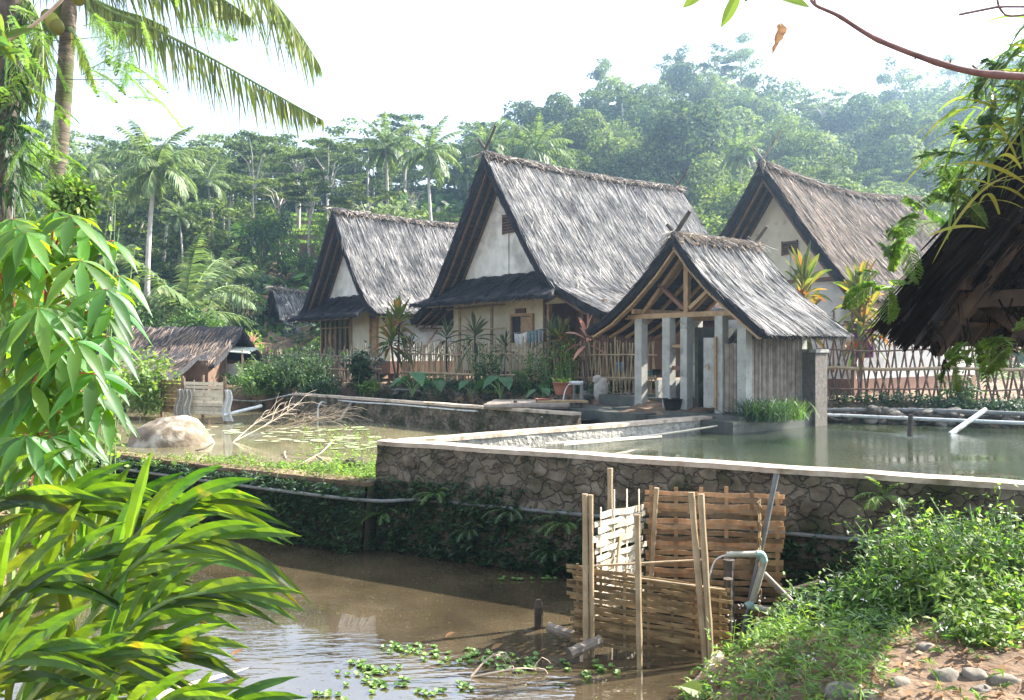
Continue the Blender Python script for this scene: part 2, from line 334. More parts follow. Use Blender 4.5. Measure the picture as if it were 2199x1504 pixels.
# ================================================================ pond outlines (world x,y)
PA=A(-2.07,13.8); PR=A(5.7,9.4); PR2=A(9.2,7.4); PB=A(4.95,19.35)
C1=A(-7.5,29.0); C2=A(1.45,20.0)
lower=[(-2.07,13.8),(4.3,10.25),(3.5,10.3),(2.4,8.9),(1.55,8.0),(1.25,6.9),(1.0,4.4),(0,3.6),(-2,3.5),(-4,4.6),(-5.6,8.5),(-6.3,11.5),(-7.0,14.5),(-8.2,17.4)]
middle=[(-2.07,13.8),(4.0,18.6),(3.6,19.2),(1.45,20.0),(-7.5,29.0),(-9.5,31),(-14,31),(-15,24),(-11,18.5),(-8.2,17.4)]
upper=[(-2.07,13.8),(4.95,19.35),(5.3,18.75),(6.9,20.65),(7.6,21.2),(9.5,20.3),(12.5,18.3),(22,13),(20,3),(9.2,7.4),(5.7,9.4)]
third=[(-7.5,29.0),(1.45,20.0),(2.4,20.9),(3.0,22.6),(-5.3,30.6),(-7.3,31.0)]
def pdist(X,Y,poly):
    P=np.array(poly,float); n=len(P); ins=np.zeros(X.shape,bool); d=np.full(X.shape,1e9)
    for i in range(n):
        x1,y1=P[i]; x2,y2=P[(i+1)%n]
        c=((y1>Y)!=(y2>Y))&(X<(x2-x1)*(Y-y1)/((y2-y1) or 1e-9)+x1); ins^=c
        t=np.clip(((X-x1)*(x2-x1)+(Y-y1)*(y2-y1))/((x2-x1)**2+(y2-y1)**2),0,1)
        d=np.minimum(d,np.hypot(X-x1-t*(x2-x1),Y-y1-t*(y2-y1)))
    return np.where(ins,0,d)
CANX=[-800,0,300,560,740,850,1000,1100,1250,1400,1500,1600,1700,1800,1900,2000,2100,2200,3000]
CANY=[300,290,300,290,310,270,270,265,180,140,120,130,180,200,170,140,110,70,60]
def sm(t): t=np.clip(t,0,1); return t*t*(3-2*t)
def hillz(X,Y):
    Yp=np.maximum(Y,20.); px=1099.5+FP*X/Yp
    yc=np.interp(px,CANX,CANY); right=sm((px-900)/500)
    Rr=105+20*right; zr=EYE+(HZ-yc)/FP*Rr-np.where(right>.5,10,9)
    t=np.clip((Y-44)/(Rr-44),0,1); ex=.85+.35*right
    h=t**ex*(zr-1.9)
    h=np.where(Y>Rr,(zr-1.9)-(Y-Rr)*.12,h)
    return np.maximum(h,0)
def land(X,Y):
    z=np.where(Y>20,1.9,1.5)
    z=1.5+.4*sm((Y-17)/5)
    z=z-.45*sm((-X-5)/2)*sm((19-Y)/4)*sm((Y-4)/4)          # left bank lower
    z=z-.25*sm((X-1.5)/2)*sm((14-Y)/3)*sm((Y-3)/2)        # right bank
    z=z+.9*sm((X-5.6)/1.5)*sm((9.0-Y)/2)*0
    z=z+hillz(X,Y)
    return z
def ground(X,Y):
    X=np.asarray(X,float); Y=np.asarray(Y,float)
    L0=land(X,Y); h=L0.copy()
    wl=np.where(X>.4,3.2*sm((11-Y)/3)+.5,.9)
    for poly,fl,wd in ((lower,-.55,wl),(middle,.55,.8),(upper,1.0,.7),(third,1.1,.6)):
        d=pdist(X,Y,poly)
        if poly is lower:
            k=np.where(X>.4,1.7,.45); hh=np.where(d>0,-.12+(L0+.12)*(1-np.exp(-(d+.03)/k)),fl); far=(X>.4)&(Y>9.9-.45*X+2.3); hh=np.where(d>0,hh,fl)
        else: hh=fl+(L0-fl)*sm(d/wd)
        h=np.minimum(h,hh)
    n=.03*np.sin(X*2.3+Y*1.1)+.03*np.sin(X*-1.7+Y*2.9+1)+.015*np.sin(X*6+Y*5)
    return h+n*np.where(Y<40,1,6)
def gz(x,y): return float(ground(np.array([x]),np.array([y]))[0])
gx=np.unique(np.concatenate([np.arange(-14,16.01,.2),-14-np.cumsum(.3*1.045**np.arange(85)),16+np.cumsum(.3*1.045**np.arange(85))]))
gy=np.unique(np.concatenate([np.arange(2,34.01,.2),2-np.cumsum(.4*1.07**np.arange(50)),34+np.cumsum(.3*1.042**np.arange(90))]))
gx=gx[(gx>-240)&(gx<240)]; gy=gy[(gy>-120)&(gy<270)]
XX,YY=np.meshgrid(gx,gy,indexing='ij'); ZZ=ground(XX,YY)
g=G(); sheet(g,np.stack([XX,YY,ZZ],-1),flip=True); tag(g.build('ground',M['soil'],smooth=True),kind='structure')
# far plain that carries the ground on to the horizon
g=G(); sheet(g,np.array([[[x,y,-1.2] for y in(-2600,2600)] for x in(-2600,2600)],float),flip=True)
# ---------------------------------------------------------------- water
def water(name,c1,c2,scale,bump,wav,rough=.03):
    m=bpy.data.materials.new(name); m.use_nodes=True; nt=m.node_tree; N=nt.nodes; L=nt.links; b=N['Principled BSDF']
    tc=N.new('ShaderNodeTexCoord'); ns=N.new('ShaderNodeTexNoise'); ns.inputs['Scale'].default_value=scale; ns.inputs['Detail'].default_value=4
    L.new(tc.outputs['Object'],ns.inputs['Vector']); cr=N.new('ShaderNodeValToRGB'); cr.color_ramp.elements[0].position=.35; cr.color_ramp.elements[1].position=.65
    cr.color_ramp.elements[0].color=(*c1,1); cr.color_ramp.elements[1].color=(*c2,1); L.new(ns.outputs['Fac'],cr.inputs['Fac']); L.new(cr.outputs[0],b.inputs['Base Color'])
    b.inputs['Roughness'].default_value=rough; b.inputs['IOR'].default_value=2.3; b.inputs['Specular IOR Level'].default_value=1.0
    mp=N.new('ShaderNodeMapping'); mp.inputs['Rotation'].default_value=(0,0,math.radians(-32)); mp.inputs['Scale'].default_value=(1,3.2,1); L.new(tc.outputs['Object'],mp.inputs['Vector'])
    n2=N.new('ShaderNodeTexNoise'); n2.inputs['Scale'].default_value=wav; n2.inputs['Detail'].default_value=2; L.new(mp.outputs[0],n2.inputs['Vector'])
    n3=N.new('ShaderNodeTexNoise'); n3.inputs['Scale'].default_value=.45; n3.inputs['Detail'].default_value=1; L.new(tc.outputs['Object'],n3.inputs['Vector'])
    mr=N.new('ShaderNodeMapRange'); mr.inputs['From Min'].default_value=.36; mr.inputs['From Max'].default_value=.6; L.new(n3.outputs['Fac'],mr.inputs['Value'])
    mu=N.new('ShaderNodeMath'); mu.operation='MULTIPLY'; L.new(n2.outputs['Fac'],mu.inputs[0]); L.new(mr.outputs[0],mu.inputs[1])
    bp=N.new('ShaderNodeBump'); bp.inputs['Strength'].default_value=bump; bp.inputs['Distance'].default_value=.03; L.new(mu.outputs[0],bp.inputs['Height']); L.new(bp.outputs[0],b.inputs['Normal'])
    return m
def pool(name,poly,z,m):
    g=G(); P=np.array(poly,float); c=P.mean(0); Q=c+(P-c)*1.0
    V=[(x,y,z) for x,y in Q]; g.add(V,[list(range(len(V)))]); o=g.build(name,m); 
    o.data.flip_normals() if o.data.polygons[0].normal.z<0 else None
    return tag(o,kind='structure')
# outlines reach a little under the banks, never past a wall
lowerW=[(-2.07,13.8),(5.2,9.7),(6.2,5.0),(1.7,3.0),(-5.0,3.0),(-7.5,9),(-8.4,14),(-8.3,17.3)]
middleW=[(-2.07,13.8),(4.2,18.75),(3.8,19.4),(1.45,20.0),(-7.5,29.0),(-9,31.5),(-16,32),(-17,20),(-11,17),(-8.2,17.4)]
upperW=[(-2.07,13.8),(4.95,19.35),(5.3,18.9),(6.8,20.8),(7.6,21.6),(9.7,20.8),(12.7,18.8),(24,14),(24,2),(9.2,7.4),(5.7,9.4)]
thirdW=[(-7.5,29.0),(1.45,20.0),(2.6,21.0),(3.2,22.9),(-5.3,31.0),(-7.5,31.3)]
pool('lower_pond_water',lowerW,0.0,water('brown_pond_water',(.045,.034,.020),(.088,.066,.038),.8,.24,3.0,.012))
pool('middle_pond_water',middleW,1.0,water('green_pond_water',(.14,.125,.07),(.22,.19,.11),.6,.12,5,.04))
pool('upper_pond_water',upperW,1.40,water('clear_green_pond_water',(.02,.03,.018),(.05,.058,.032),.5,.3,7))
pool('far_pond_water',thirdW,1.5,water('dark_pond_water',(.012,.016,.013),(.025,.028,.02),.7,.2,6))
# ---------------------------------------------------------------- pond walls
def wall(name,label,pts,zt,zb,wt,wb,matb,matc,capw=.0,capt=.07,rough=.05,seed=0,side=1):
    """pts polyline on the crest's centre; body leans out to wb at the foot; coping is a part"""
    P=np.array(pts,float); seg=[]
    L=np.concatenate([[0],np.cumsum(np.linalg.norm(np.diff(P,axis=0),axis=1))]); n=int(L[-1]/.09)+2
    s=np.linspace(0,L[-1],n); C=np.stack([np.interp(s,L,P[:,0]),np.interp(s,L,P[:,1])],1)
    T=nrm(np.gradient(C,axis=0)); Nn=np.stack([-T[:,1],T[:,0]],1)
    t=thing(name,label,'wall',(P[0][0],P[0][1],zb),cat_of.get(name,0) if False else 0)
    zz=np.linspace(zb,zt-capt,22); g=G()
    for sd_ in (1,-1):
        k=(zz-zb)/(zt-zb); wdt=(wb/2)*(1-k)+(wt/2)*k
        Q=np.zeros((n,len(zz),3)); Q[:,:,0]=C[:,None,0]+Nn[:,None,0]*wdt*sd_; Q[:,:,1]=C[:,None,1]+Nn[:,None,1]*wdt*sd_; Q[:,:,2]=zz
        F=Q.reshape(-1,3); nz=rough*(vnoise(F,9,seed)+.6*vnoise(F,21,seed+3)); F=F+np.repeat(np.concatenate([Nn,np.zeros((n,1))],1),len(zz),0)*(nz[:,None]*sd_)
        sheet(g,F.reshape(n,len(zz),3),flip=sd_<0)
    for e in (0,-1):
        a=C[e]; q=[(a[0]+Nn[e][0]*w_,a[1]+Nn[e][1]*w_,z_) for w_,z_ in ((wb/2,zb),(-wb/2,zb),(-wt/2,zt-capt),(wt/2,zt-capt))]; 
        g.add(q,[[0,1,2,3]])
    g.build('masonry',matb,t,world=True)
    if matc:
        g=G(); cw=wt/2+capw; r=np.random.RandomState(seed); w1=cw+.02*vnoise(np.c_[C,C[:,:1]],6,seed); w2=cw+.02*vnoise(np.c_[C,C[:,:1]],6,seed+5); dz=.008*vnoise(np.c_[C,C[:,:1]],4,seed+2)
        a=np.c_[C+Nn*w1[:,None],zt+dz-capt]; b=np.c_[C+Nn*w1[:,None],zt+dz]; c=np.c_[C-Nn*w2[:,None],zt+dz]; d=np.c_[C-Nn*w2[:,None],zt+dz-capt]
        Q=np.stack([a,b,c,d,a],1); sheet(g,Q,flip=True); g.add(Q[0][:4],[[0,1,2,3]]); g.add(Q[-1][:4],[[3,2,1,0]])
        g.build('coping',matc,t,world=True)
    return t
cat_of={}
wall('stone_wall','tall rubble stone retaining wall with a sunlit cement coping, between the brown lower pond and the pond on the right',[PA+A(-.05,.02),PR,PR2+A(2,-1.1)],1.72,-.6,.30,.62,M['wallstone'],M['cap'],capw=.025,rough=.045,seed=1)
wall('rendered_wall','low grey rendered pond wall running back from the stone wall corner to the open bathing shelter',[PA+A(.25,.12),PB+A(-.1,-.08)],1.715,.5,.26,.34,M['render'],M['cap'],capw=.03,rough=.02,seed=2)
wall('far_pond_wall','long low dark stone wall with a thin lit edge in front of the fenced garden, hoses lying along it',[C1,C2+A(.1,-.1)],1.72,.5,.24,.5,M['wallstone'],M['cap'],capw=.02,rough=.05,seed=3)
wall('mossy_dam','low moss covered dam wall left of the tall stone wall with a reddish earthen top',[PA+A(-.15,-.25),(-5.1,15.3),(-8.4,17.5)],1.08,-.6,.34,.7,M['mossy'],M['soil'],capw=.02,rough=.09,seed=4)
# crude concrete end block and platform of the bathing place
g=G(); U=A(.616,-.788,0); V_=A(.788,.616,0); BO=A(3.28,21.3,0)
def bl(u,v,z): p=BO+U*u+V_*v; return A(p[0],p[1],z)
slabq(g,[bl(-2.0,-1.3,1.3),bl(1.1,-1.35,1.3),bl(1.15,.2,1.3),bl(-2.0,.2,1.3)],(0,0,.40))
slabq(g,[bl(-.5,-.55,1.2),bl(3.55,-.6,1.2),bl(3.5,2.3,1.2),bl(-.5,2.3,1.2)],(0,0,.543))
slabq(g,[bl(1.15,-1.0,1.2),bl(3.6,-1.0,1.2),bl(3.58,-.6,1.2),bl(1.15,-.56,1.2)],(0,0,.46))
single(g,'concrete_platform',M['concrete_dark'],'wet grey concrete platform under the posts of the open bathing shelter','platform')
# ================================================================ thatch
def arc(prof,n=60):
    P=spline(prof,n); d=np.r_[0,np.cumsum(np.linalg.norm(np.diff(P,axis=0),axis=1))]
    return P,d/d[-1],d[-1]
def roof(root,name,profs,v0,v1,z0,th=.22,dens=85,mats=('thatch','straw','straw_light'),sag=0.0,wind=.06,eave=.35,seed=0,overhang=.9,front='straw_shaded',ridge=True,slen=(.5,1.1),swid=(.011,.03),nf=True,rearbevel=0.0):
    """profs: list of (side, [(u,z)...]) from ridge to eave, in the house frame; thatch slab with strands"""
    rs=np.random.RandomState(seed); g=G(); gs=G(); gf=G(); gl=G()
    def sg(v): return -sag*np.sin(math.pi*np.clip((v-v0)/(v1-v0),0,1))
    for side,prof in profs:
        P,a,Lr=arc(prof); P=P-A(0,z0)
        T=nrm(np.gradient(P,axis=0)); Nn=np.stack([-T[:,1],T[:,0]],1); Nn*=np.sign(Nn[:,1:2])
        def at(s,v,o):
            u=np.interp(s,a,P[:,0])+np.interp(s,a,Nn[:,0])*o; z=np.interp(s,a,P[:,1])+np.interp(s,a,Nn[:,1])*o+sg(v)*(1-s)
            return np.stack([u,v+0*u,z],-1)
        ns,nv=26,int((v1-v0)/.12)+2
        S,Vv=np.meshgrid(np.linspace(0,1,ns),np.linspace(v0,v1,nv),indexing='ij')
        top=at(S.ravel(),Vv.ravel(),0).reshape(ns,nv,3); bot=at(S.ravel(),Vv.ravel(),-th).reshape(ns,nv,3)
        nz=.03*vnoise(top.reshape(-1,3),5,seed).reshape(ns,nv)+.015*vnoise(top.reshape(-1,3),17,seed+1).reshape(ns,nv)
        top[...,2]+=nz
        f=side>0
        sheet(g,top,flip=not f); sheet(g,bot,flip=f)
        for q in (np.stack([top[:,0],bot[:,0]],1),np.stack([bot[:,-1],top[:,-1]],1),np.stack([bot[-1],top[-1]],1)):
            sheet(g,q)
        n=int(Lr*(v1-v0)*dens*1.4)
        s=rs.rand(n)**.95; v=rs.uniform(v0-.03,v1+.03,n); p=at(s,v,.0); p[:,2]+=.01
        t2=np.stack([np.interp(s,a,T[:,0]),0*s,np.interp(s,a,T[:,1])],1); n2=np.stack([np.interp(s,a,Nn[:,0]),0*s,np.interp(s,a,Nn[:,1])],1)
        clump=vnoise(p*A(1,1,1),1.3,seed+7)*.10
        D=t2+A(0,1,0)*(rs.normal(size=n)*wind+clump)[:,None]+n2*(rs.normal(size=n)*.025+.035)[:,None]
        Ls=rs.uniform(*slen,n); Ls=np.minimum(Ls,(1-s)*Lr+.22)
        strands(gs,p+n2*rs.uniform(-.01,.02,n)[:,None],D,Ls,rs.uniform(*swid,n),S=n2*.0+n2+rs.normal(size=(n,3))*.35)
        # stray pale straws
        k=n//70; i=rs.choice(n,k)
        strands(gl,p[i]+n2[i]*.03,t2[i]+A(0,1,0)*rs.normal(size=(k,1))*.5+n2[i]*.04,rs.uniform(.25,.7,k),rs.uniform(.012,.03,k),S=n2[i])
        # eave fringe
        n=int((v1-v0)*130); v=rs.uniform(v0,v1,n); s=rs.uniform(.95,1,n); o=-rs.rand(n)*th; p=at(s,v,0)+0; p=at(s,v,1.0)*0+p
        p=p+np.stack([np.interp(s,a,Nn[:,0])*o,0*o,np.interp(s,a,Nn[:,1])*o],1)
        te=A(T[-1][0],0,T[-1][1]); D=te*.8+A(0,0,-.45)+rs.normal(size=(n,3))*.16
        strands(gf,p,D,rs.uniform(.12,eave,n),rs.uniform(.012,.035,n))
        # verge fringe (front and rear gable edges)
        for vv,dv in ((v0,-1),(v1,1)):
            n=int(Lr*190); s=rs.rand(n); o=-rs.rand(n)**1.0*th*1.05+.02; p=at(s,np.full(n,vv),0)+np.stack([np.interp(s,a,Nn[:,0])*o,0*o,np.interp(s,a,Nn[:,1])*o],1)
            t2=np.stack([np.interp(s,a,T[:,0]),0*s,np.interp(s,a,T[:,1])],1)
            D=t2+A(0,dv*.10,0)+rs.normal(size=(n,3))*A(.06,.06,.06); p=p+A(0,dv*.008,0)
            strands(gf,p,D,np.minimum(rs.uniform(.2,.55,n),(1-s)*Lr+.07),rs.uniform(.012,.04,n),S=A(0,1,0)+rs.normal(size=(n,3))*.3)
    t=g.build(name,M[mats[0]],root,smooth=True)
    gs.build('thatch_straw',M[mats[1]],t); gf.build('cut_edge',M[front],t)  # edge straw colour carries the gable shade
    if ridge:
        zr=profs[0][1][0][1]-z0; n=int((v1-v0)*240); v=rs.uniform(v0-.1,v1+.05,n); sdv=rs.choice([-1,1],n)
        p=np.stack([rs.normal(size=n)*.05,v,zr+.05+sg(v)+rs.rand(n)*.05],1); 
        D=np.stack([sdv*rs.uniform(.2,1,n),rs.normal(size=n)*.75,-rs.uniform(.15,.9,n)],1)
        # follow the slope a little
        strands(gl,p,D,rs.uniform(.25,.7,n),rs.uniform(.012,.035,n))
        # rolled ridge
        vv=np.linspace(v0-.08,v1+.06,30); gr=G(); tube(gr,np.stack([.02*np.sin(vv*3),vv,zr+.0+sg(vv)+.02*np.sin(vv*5)],1),.11,8)
        rr=gr.build('ridge_roll',M[mats[0]],t,smooth=True)
    gl.build('loose_straw',M[mats[2]],t)
    return t
def horns(root,z,v,n=1,l=.95,r=.055,spread=.62,seed=0,m='bark',lift=0.0):
    for sgn,ln in ((-1,l*.62),(1,l)):
        g=G(); a=A(sgn*-.12,v,z-.12); b=A(sgn*spread*ln,v+.02*sgn,z+ln*.8+lift); tube(g,[a,(a+b)/2+A(.01,0,.01),b],[r,r*.95,r*.8],8); g.build('ridge_horn',M[m],root)
def underside(root,profs,v0,v1,z0,th,mat_='rafter',matb='batten',nr=3,step=.28,rw=.06,name='rafter'):
    for side,prof in profs:
        P,a,Lr=arc(prof); P=P-A(0,z0); T=nrm(np.gradient(P,axis=0)); Nn=np.stack([-T[:,1],T[:,0]],1); Nn*=np.sign(Nn[:,1:2])
        for v in np.linspace(v0+.12,v1-.08,nr):
            g=G(); idx=[0,12,24,36,48,59]
            for i,j in zip(idx[:-1],idx[1:]):
                p=P[i]-Nn[i]*(th+.09);q=P[j]-Nn[j]*(th+.09); bar(g,(p[0],v,p[1]),(q[0],v,q[1]),rw,rw*1.3,up=(0,1,0))
            g.build(name,M[mat_],root)
        g=G()
        for d in np.arange(.15,Lr,step):
            i=int(np.searchsorted(a,d/Lr)); i=min(i,59); p=P[i]-Nn[i]*(th+.03); bar(g,(p[0],v0+.05,p[1]),(p[0],v1-.02,p[1]),.035,.035)
        g.build('roof_batten',M[matb],root)
def pent(root,name,u0,u1,vt,zt,vb,zb,z0,th=.12,seed=0,dens=120,lit='straw_shaded',fl=.06):  # lit: straw material, by default the copy with shade painted in
    """small lean-to roof across the gable; slopes from (vt,zt) to (vb,zb)"""
    rs=np.random.RandomState(seed); g=G(); n=int((u1-u0)/.15)+2; us=np.linspace(u0,u1,n); k=np.linspace(0,1,8)
    T=np.zeros((len(k),n,3)); 
    for i,t in enumerate(k):
        T[i,:,0]=us+(us-(u0+u1)/2)*fl*t; T[i,:,1]=vt+(vb-vt)*t; T[i,:,2]=zt-z0+(zb-zt)*t-.12*math.sin(math.pi*t)+.02*np.sin(us*4+i)+.02*np.sin(us*9)
    Bm=T-A(0,0,th); sheet(g,T,flip=True); sheet(g,Bm)
    for q in (np.stack([T[:,0],Bm[:,0]],1),np.stack([Bm[:,-1],T[:,-1]],1),np.stack([Bm[-1],T[-1]],1),np.stack([T[0],Bm[0]],1)): sheet(g,q)
    o=g.build(name,M['thatch'],root,smooth=True)
    gs=G(); L=math.hypot(vb-vt,zb-zt); m=int(L*(u1-u0)*dens); u=rs.uniform(u0,u1,m); s=rs.rand(m); D0=nrm(A(0,vb-vt,zb-zt))
    p=np.stack([u+(u-(u0+u1)/2)*fl*s,vt+(vb-vt)*s,zt-z0+(zb-zt)*s-.12*np.sin(math.pi*s)+.03],1)
    strands(gs,p,D0+rs.normal(size=(m,3))*A(.14,.05,.05),np.minimum(rs.uniform(.3,.7,m),(1-s)*L+.14),rs.uniform(.015,.04,m),S=A(0,0,1)+rs.normal(size=(m,3))*.3)
    gs.build('thatch_straw',M[lit],o)
    ge=G(); m=int((u1-u0)*140); u=rs.uniform(u0,u1,m); p=np.stack([u+(u-(u0+u1)/2)*fl,np.full(m,vb),zb-z0-rs.rand(m)*th],1)
    strands(ge,p,A(0,-.7,-.9)+rs.normal(size=(m,3))*.2,rs.uniform(.06,.2,m),rs.uniform(.012,.03,m)); ge.build('cut_edge',M['straw_shaded'],o)
    # pale fascia batten and rafters below
    gb=G(); bar(gb,(u0-.1,vb+.12,zb-z0-th-.03),(u1+.1,vb+.12,zb-z0-th-.03),.06,.05); gb.build('eave_batten',M['timber'],root)
    for uu in np.arange(u0+.2,u1,.55):
        gb=G(); bar(gb,(uu,vt,zt-z0-th-.13),(uu,vb+.15,zb-z0-th-.02),.05,.06); gb.build('rafter',M['rafter'],root)
    return o
def gable(root,name,pts,v,z0,th,mat_):
    """vertical wall polygon in the u-z plane at v"""
    g=G(); slabq(g,[(u,v,z-z0) for u,z in pts][::-1],(0,th,0)); return g.build(name,M[mat_],root)
def sidewall(root,name,u,v0,v1,za,zb,z0,mat_,th=.08):
    g=G(); slabq(g,[(u,v0,za-z0),(u,v1,za-z0),(u,v1,zb-z0),(u,v0,zb-z0)],(-th,0,0)); return g.build(name,M[mat_],root)
def vent(root,u,z,w_,h,v,z0):
    g=G(); box(g,(u,v-.01,z-z0),(w_,.05,h)); o=g.build('vent',M['dark'],root)
    g=G(); 
    for k in range(6): box(g,(u,v-.05,z-z0-h/2+h*(k+.5)/6),(w_,.03,h*.06))
    for du in (-w_/2,w_/2): box(g,(u+du,v-.045,z-z0),(.04,.045,h+.08))
    for dz in (-h/2,h/2): box(g,(u,v-.046,z-z0+dz),(w_-.04,.043,.04))
    box(g,(u,v-.052,z-z0),(.03,.03,h-.04)); g.build('vent_slats',M['rafter'],o)
def window(root,u,z,w_,h,v,z0,nb,mat_='timber',name='window',glass='glass',trans_h=.25):
    g=G()
    for du in (-w_/2,w_/2): box(g,(u+du,v-.05,z-z0),(.09,.1,h))
    for dz in (-h/2,h/2): box(g,(u,v-.052,z-z0+dz),(w_+.09,.104,.08))
    if trans_h: box(g,(u,v-.05,z-z0+h/2-trans_h*h),(w_-.09,.09,.06))
    for k in range(1,nb): box(g,(u-w_/2+w_*k/nb,v-.045,z-z0),(.06,.08,h-.08))
    o=g.build(name,M[mat_],root)
    g=G(); box(g,(u,v-.012,z-z0),(w_,.03,h)); g.build('pane',M[glass],o); return o
RZ=math.radians(-52)
# ---------------------------------------------------------------- main house
def P2(p,z0): return [(u,z) for u,z in p]
z0=1.9
H2=thing('thatched_house','largest thatched house in the middle, crossed ridge horns above a white gable with a vent','house',(-.967,29.0,z0),RZ,'thatched village houses')
pr2=[(1,[(0,10.0),(1.75,7.5),(3.24,5.62),(4.55,4.85),(5.77,4.34)]),(-1,[(0,10.0),(-1.6,7.6),(-3.27,5.35),(-4.1,4.75),(-4.85,4.4)])]
rf=roof(H2,'roof',pr2,0,10.2,z0,th=.24,dens=105,seed=1,sag=.12)
horns(rf,10.1-z0,.05,seed=1,l=.95); horns(rf,10.1-z0,10.1,seed=1,l=.9)
underside(rf,pr2,0.02,.92,z0,.24,nr=3)
gable(H2,'gable_wall',[(-3.75,5.0),(3.75,5.0),(3.4,5.35),(2.9,5.9),(1.55,7.55),(0,9.55),(-1.4,7.6),(-3.0,5.45)],.9,z0,.08,'white')
vent(H2,.30,7.62,.72,.62,.9,z0)
g=G(); bar(g,(.25,.86,5.65-z0),(.25,.86,7.3-z0),.035); g.build('cover_strip',M['white'],H2)
pent(H2,'lean_to_roof',-2.85,3.0,.88,5.85,-.55,4.93,z0,seed=3,fl=.42,dens=170)
gable(H2,'front_wall',[(-3.25,2.45),(2.06,2.45),(2.06,4.998),(-3.25,4.998)],.92,z0,.08,'cream')
sidewall(H2,'side_wall',-3.2,1.0,9.6,2.45,4.95,z0,'white')
gable(H2,'porch_wall',[(2.14,2.45),(4.9,2.45),(4.9,4.8),(2.14,4.998)],2.3,z0,.08,'redwood')
sidewall(H2,'porch_side_wall',2.14,.92,2.3,2.45,4.9,z0,'redwood')
sidewall(H2,'right_wall',4.9,2.3,9.6,2.45,4.75,z0,'redwood')
gable(H2,'porch_infill',[(2.1,4.72),(4.95,4.72),(4.3,4.78),(3.9,4.999),(3.6,5.2),(3.0,5.0)],.93,z0,.05,'cream')
g=G(); slabq(g,[(-3.2,.95,2.3-z0),(5.0,.95,2.3-z0),(5.0,9.5,2.3-z0),(-3.2,9.5,2.3-z0)],(0,0,.15)); g.build('raised_floor',M['rafter'],H2)
for u,v in ((-3.0,1.1),(-1.3,1.1),(.4,1.1),(2.0,1.1),(3.6,1.1),(4.8,1.1),(-3.0,5),(4.8,5),(-3,9),(4.8,9)):
    g=G(); box(g,(u,v,(2.3-z0)/2-.1),(.16,.16,2.3-z0+.2)); g.build('support_post',M['redwood'],H2)
for u in (2.3,3.95,4.9):
    g=G(); box(g,(u,1.0,3.6-z0),(.13,.13,2.3)); g.build('porch_post',M['redwood' if u>3 else 'timber'],H2)
# shutter window and louvre
def uat(px,ox,oy,v):  # u of a picture column on the plane v of a house
    k=(px-1099.5)/FP; x0=ox+.788*v; y0=oy+.616*v
    return (k*y0-x0)/(.616+.788*k)
u1,u2=uat(1100,-.967,29,.9),uat(1145,-.967,29,.9)
w1=window(H2,(u1+u2)/2,3.9,u2-u1,1.0,.92,z0,2,'timber','window','dark',0)
g=G(); box(g,((u1+u2)/2+(u2-u1)/4,.84,3.9-z0),((u2-u1)/2-.09,.04,.86)); g.build('shutter',M['timber'],w1)
g=G(); box(g,((u1+u2)/2-.1,.9,4.55-z0),(.55,.06,.16)); g.build('louvre',M['rafter'],H2)
# door with slats in the porch
g=G(); box(g,(3.3,2.25,3.5-z0),(.95,.08,1.95)); dr=g.build('door',M['timber'],H2)
g=G(); 
for k in range(7): box(g,(2.98+k*.107,2.20,3.6-z0),(.035,.04,1.5))
g.build('door_slats',M['redwood'],dr)
g=G(); box(g,(3.3,2.25,4.6-z0),(1.0,.08,.2)); g.build('transom',M['timber'],H2)
# lattice trellis of bamboo before the front wall
g=G()
for pxx in (987,1056): 
    u=uat(pxx,-.967,29,.5); tube(g,[(u,.5,1.9-z0),(u,.5,4.9-z0)],.06,8)
for zz in (4.72,3.9): 
    tube(g,[(uat(960,-.967,29,.45),.44,zz-z0),(uat(1085,-.967,29,.45),.44,zz-z0+.05)],.035,6)
g.build('bamboo_rail_frame',M['bamboo'],H2)
# ---------------------------------------------------------------- left house
H1=thing('thatched_house','left thatched house with wooden casement windows, a white gable and a brown plinth','house',(-7.66,35.8,z0),RZ,'thatched village houses')
pr1=[(1,[(0,9.2),(1.1,7.5),(2.3,5.9),(3.05,5.15),(3.75,4.72)]),(-1,[(0,9.2),(-1.1,7.5),(-2.3,5.9),(-3.0,5.1),(-3.6,4.75)])]
rf=roof(H1,'roof',pr1,0,9.5,z0,th=.24,dens=90,seed=5,sag=.1)
underside(rf,pr1,.02,.92,z0,.24,nr=3)
gable(H1,'gable_wall',[(-2.95,5.1),(2.95,5.1),(2.0,6.1),(1.0,7.4),(0,8.8),(-1.0,7.4),(-2.0,6.1)],.9,z0,.08,'white')
pent(H1,'lean_to_roof',-2.45,2.35,.88,5.55,-.55,4.62,z0,seed=8,fl=.38,dens=150)
gable(H1,'front_wall',[(-3.15,2.75),(3.3,2.75),(3.3,5.097),(-3.15,5.097)],.92,z0,.08,'cream')
gable(H1,'plinth',[(-3.17,2.25),(3.32,2.25),(3.32,2.748),(-3.17,2.748)],.90,z0,.10,'redwood')
sidewall(H1,'side_wall',3.3,1.0,9,2.75,4.9,z0,'white'); sidewall(H1,'side_plinth',3.32,1.0,9,2.25,2.748,z0,'redwood')
sidewall(H1,'left_wall',-3.08,1.0,9,2.25,4.9,z0,'cream')
ua,ub=uat(692,-7.66,35.8,.9),uat(755,-7.66,35.8,.9)
window(H1,(ua+ub)/2,3.75,ub-ua,1.75,.92,z0,6)
ua,ub=uat(797,-7.66,35.8,.9),uat(811,-7.66,35.8,.9)
o=window(H1,(ua+ub)/2,3.95,ub-ua,1.85,.92,z0,1,'timber','door','timber',.22)
g=G(); box(g,((ua+ub)/2,.86,4.68-z0),(ub-ua-.09,.05,.28)); g.build('fanlight',M['glass'],o)
for u in (-2.8,-1.2,.4,1.8,2.9,3.2):
    g=G(); box(g,(u,1.2,(2.25-z0)/2-.1),(.2,.2,2.25-z0+.2)); g.build('support_post',M['redwood'],H1)
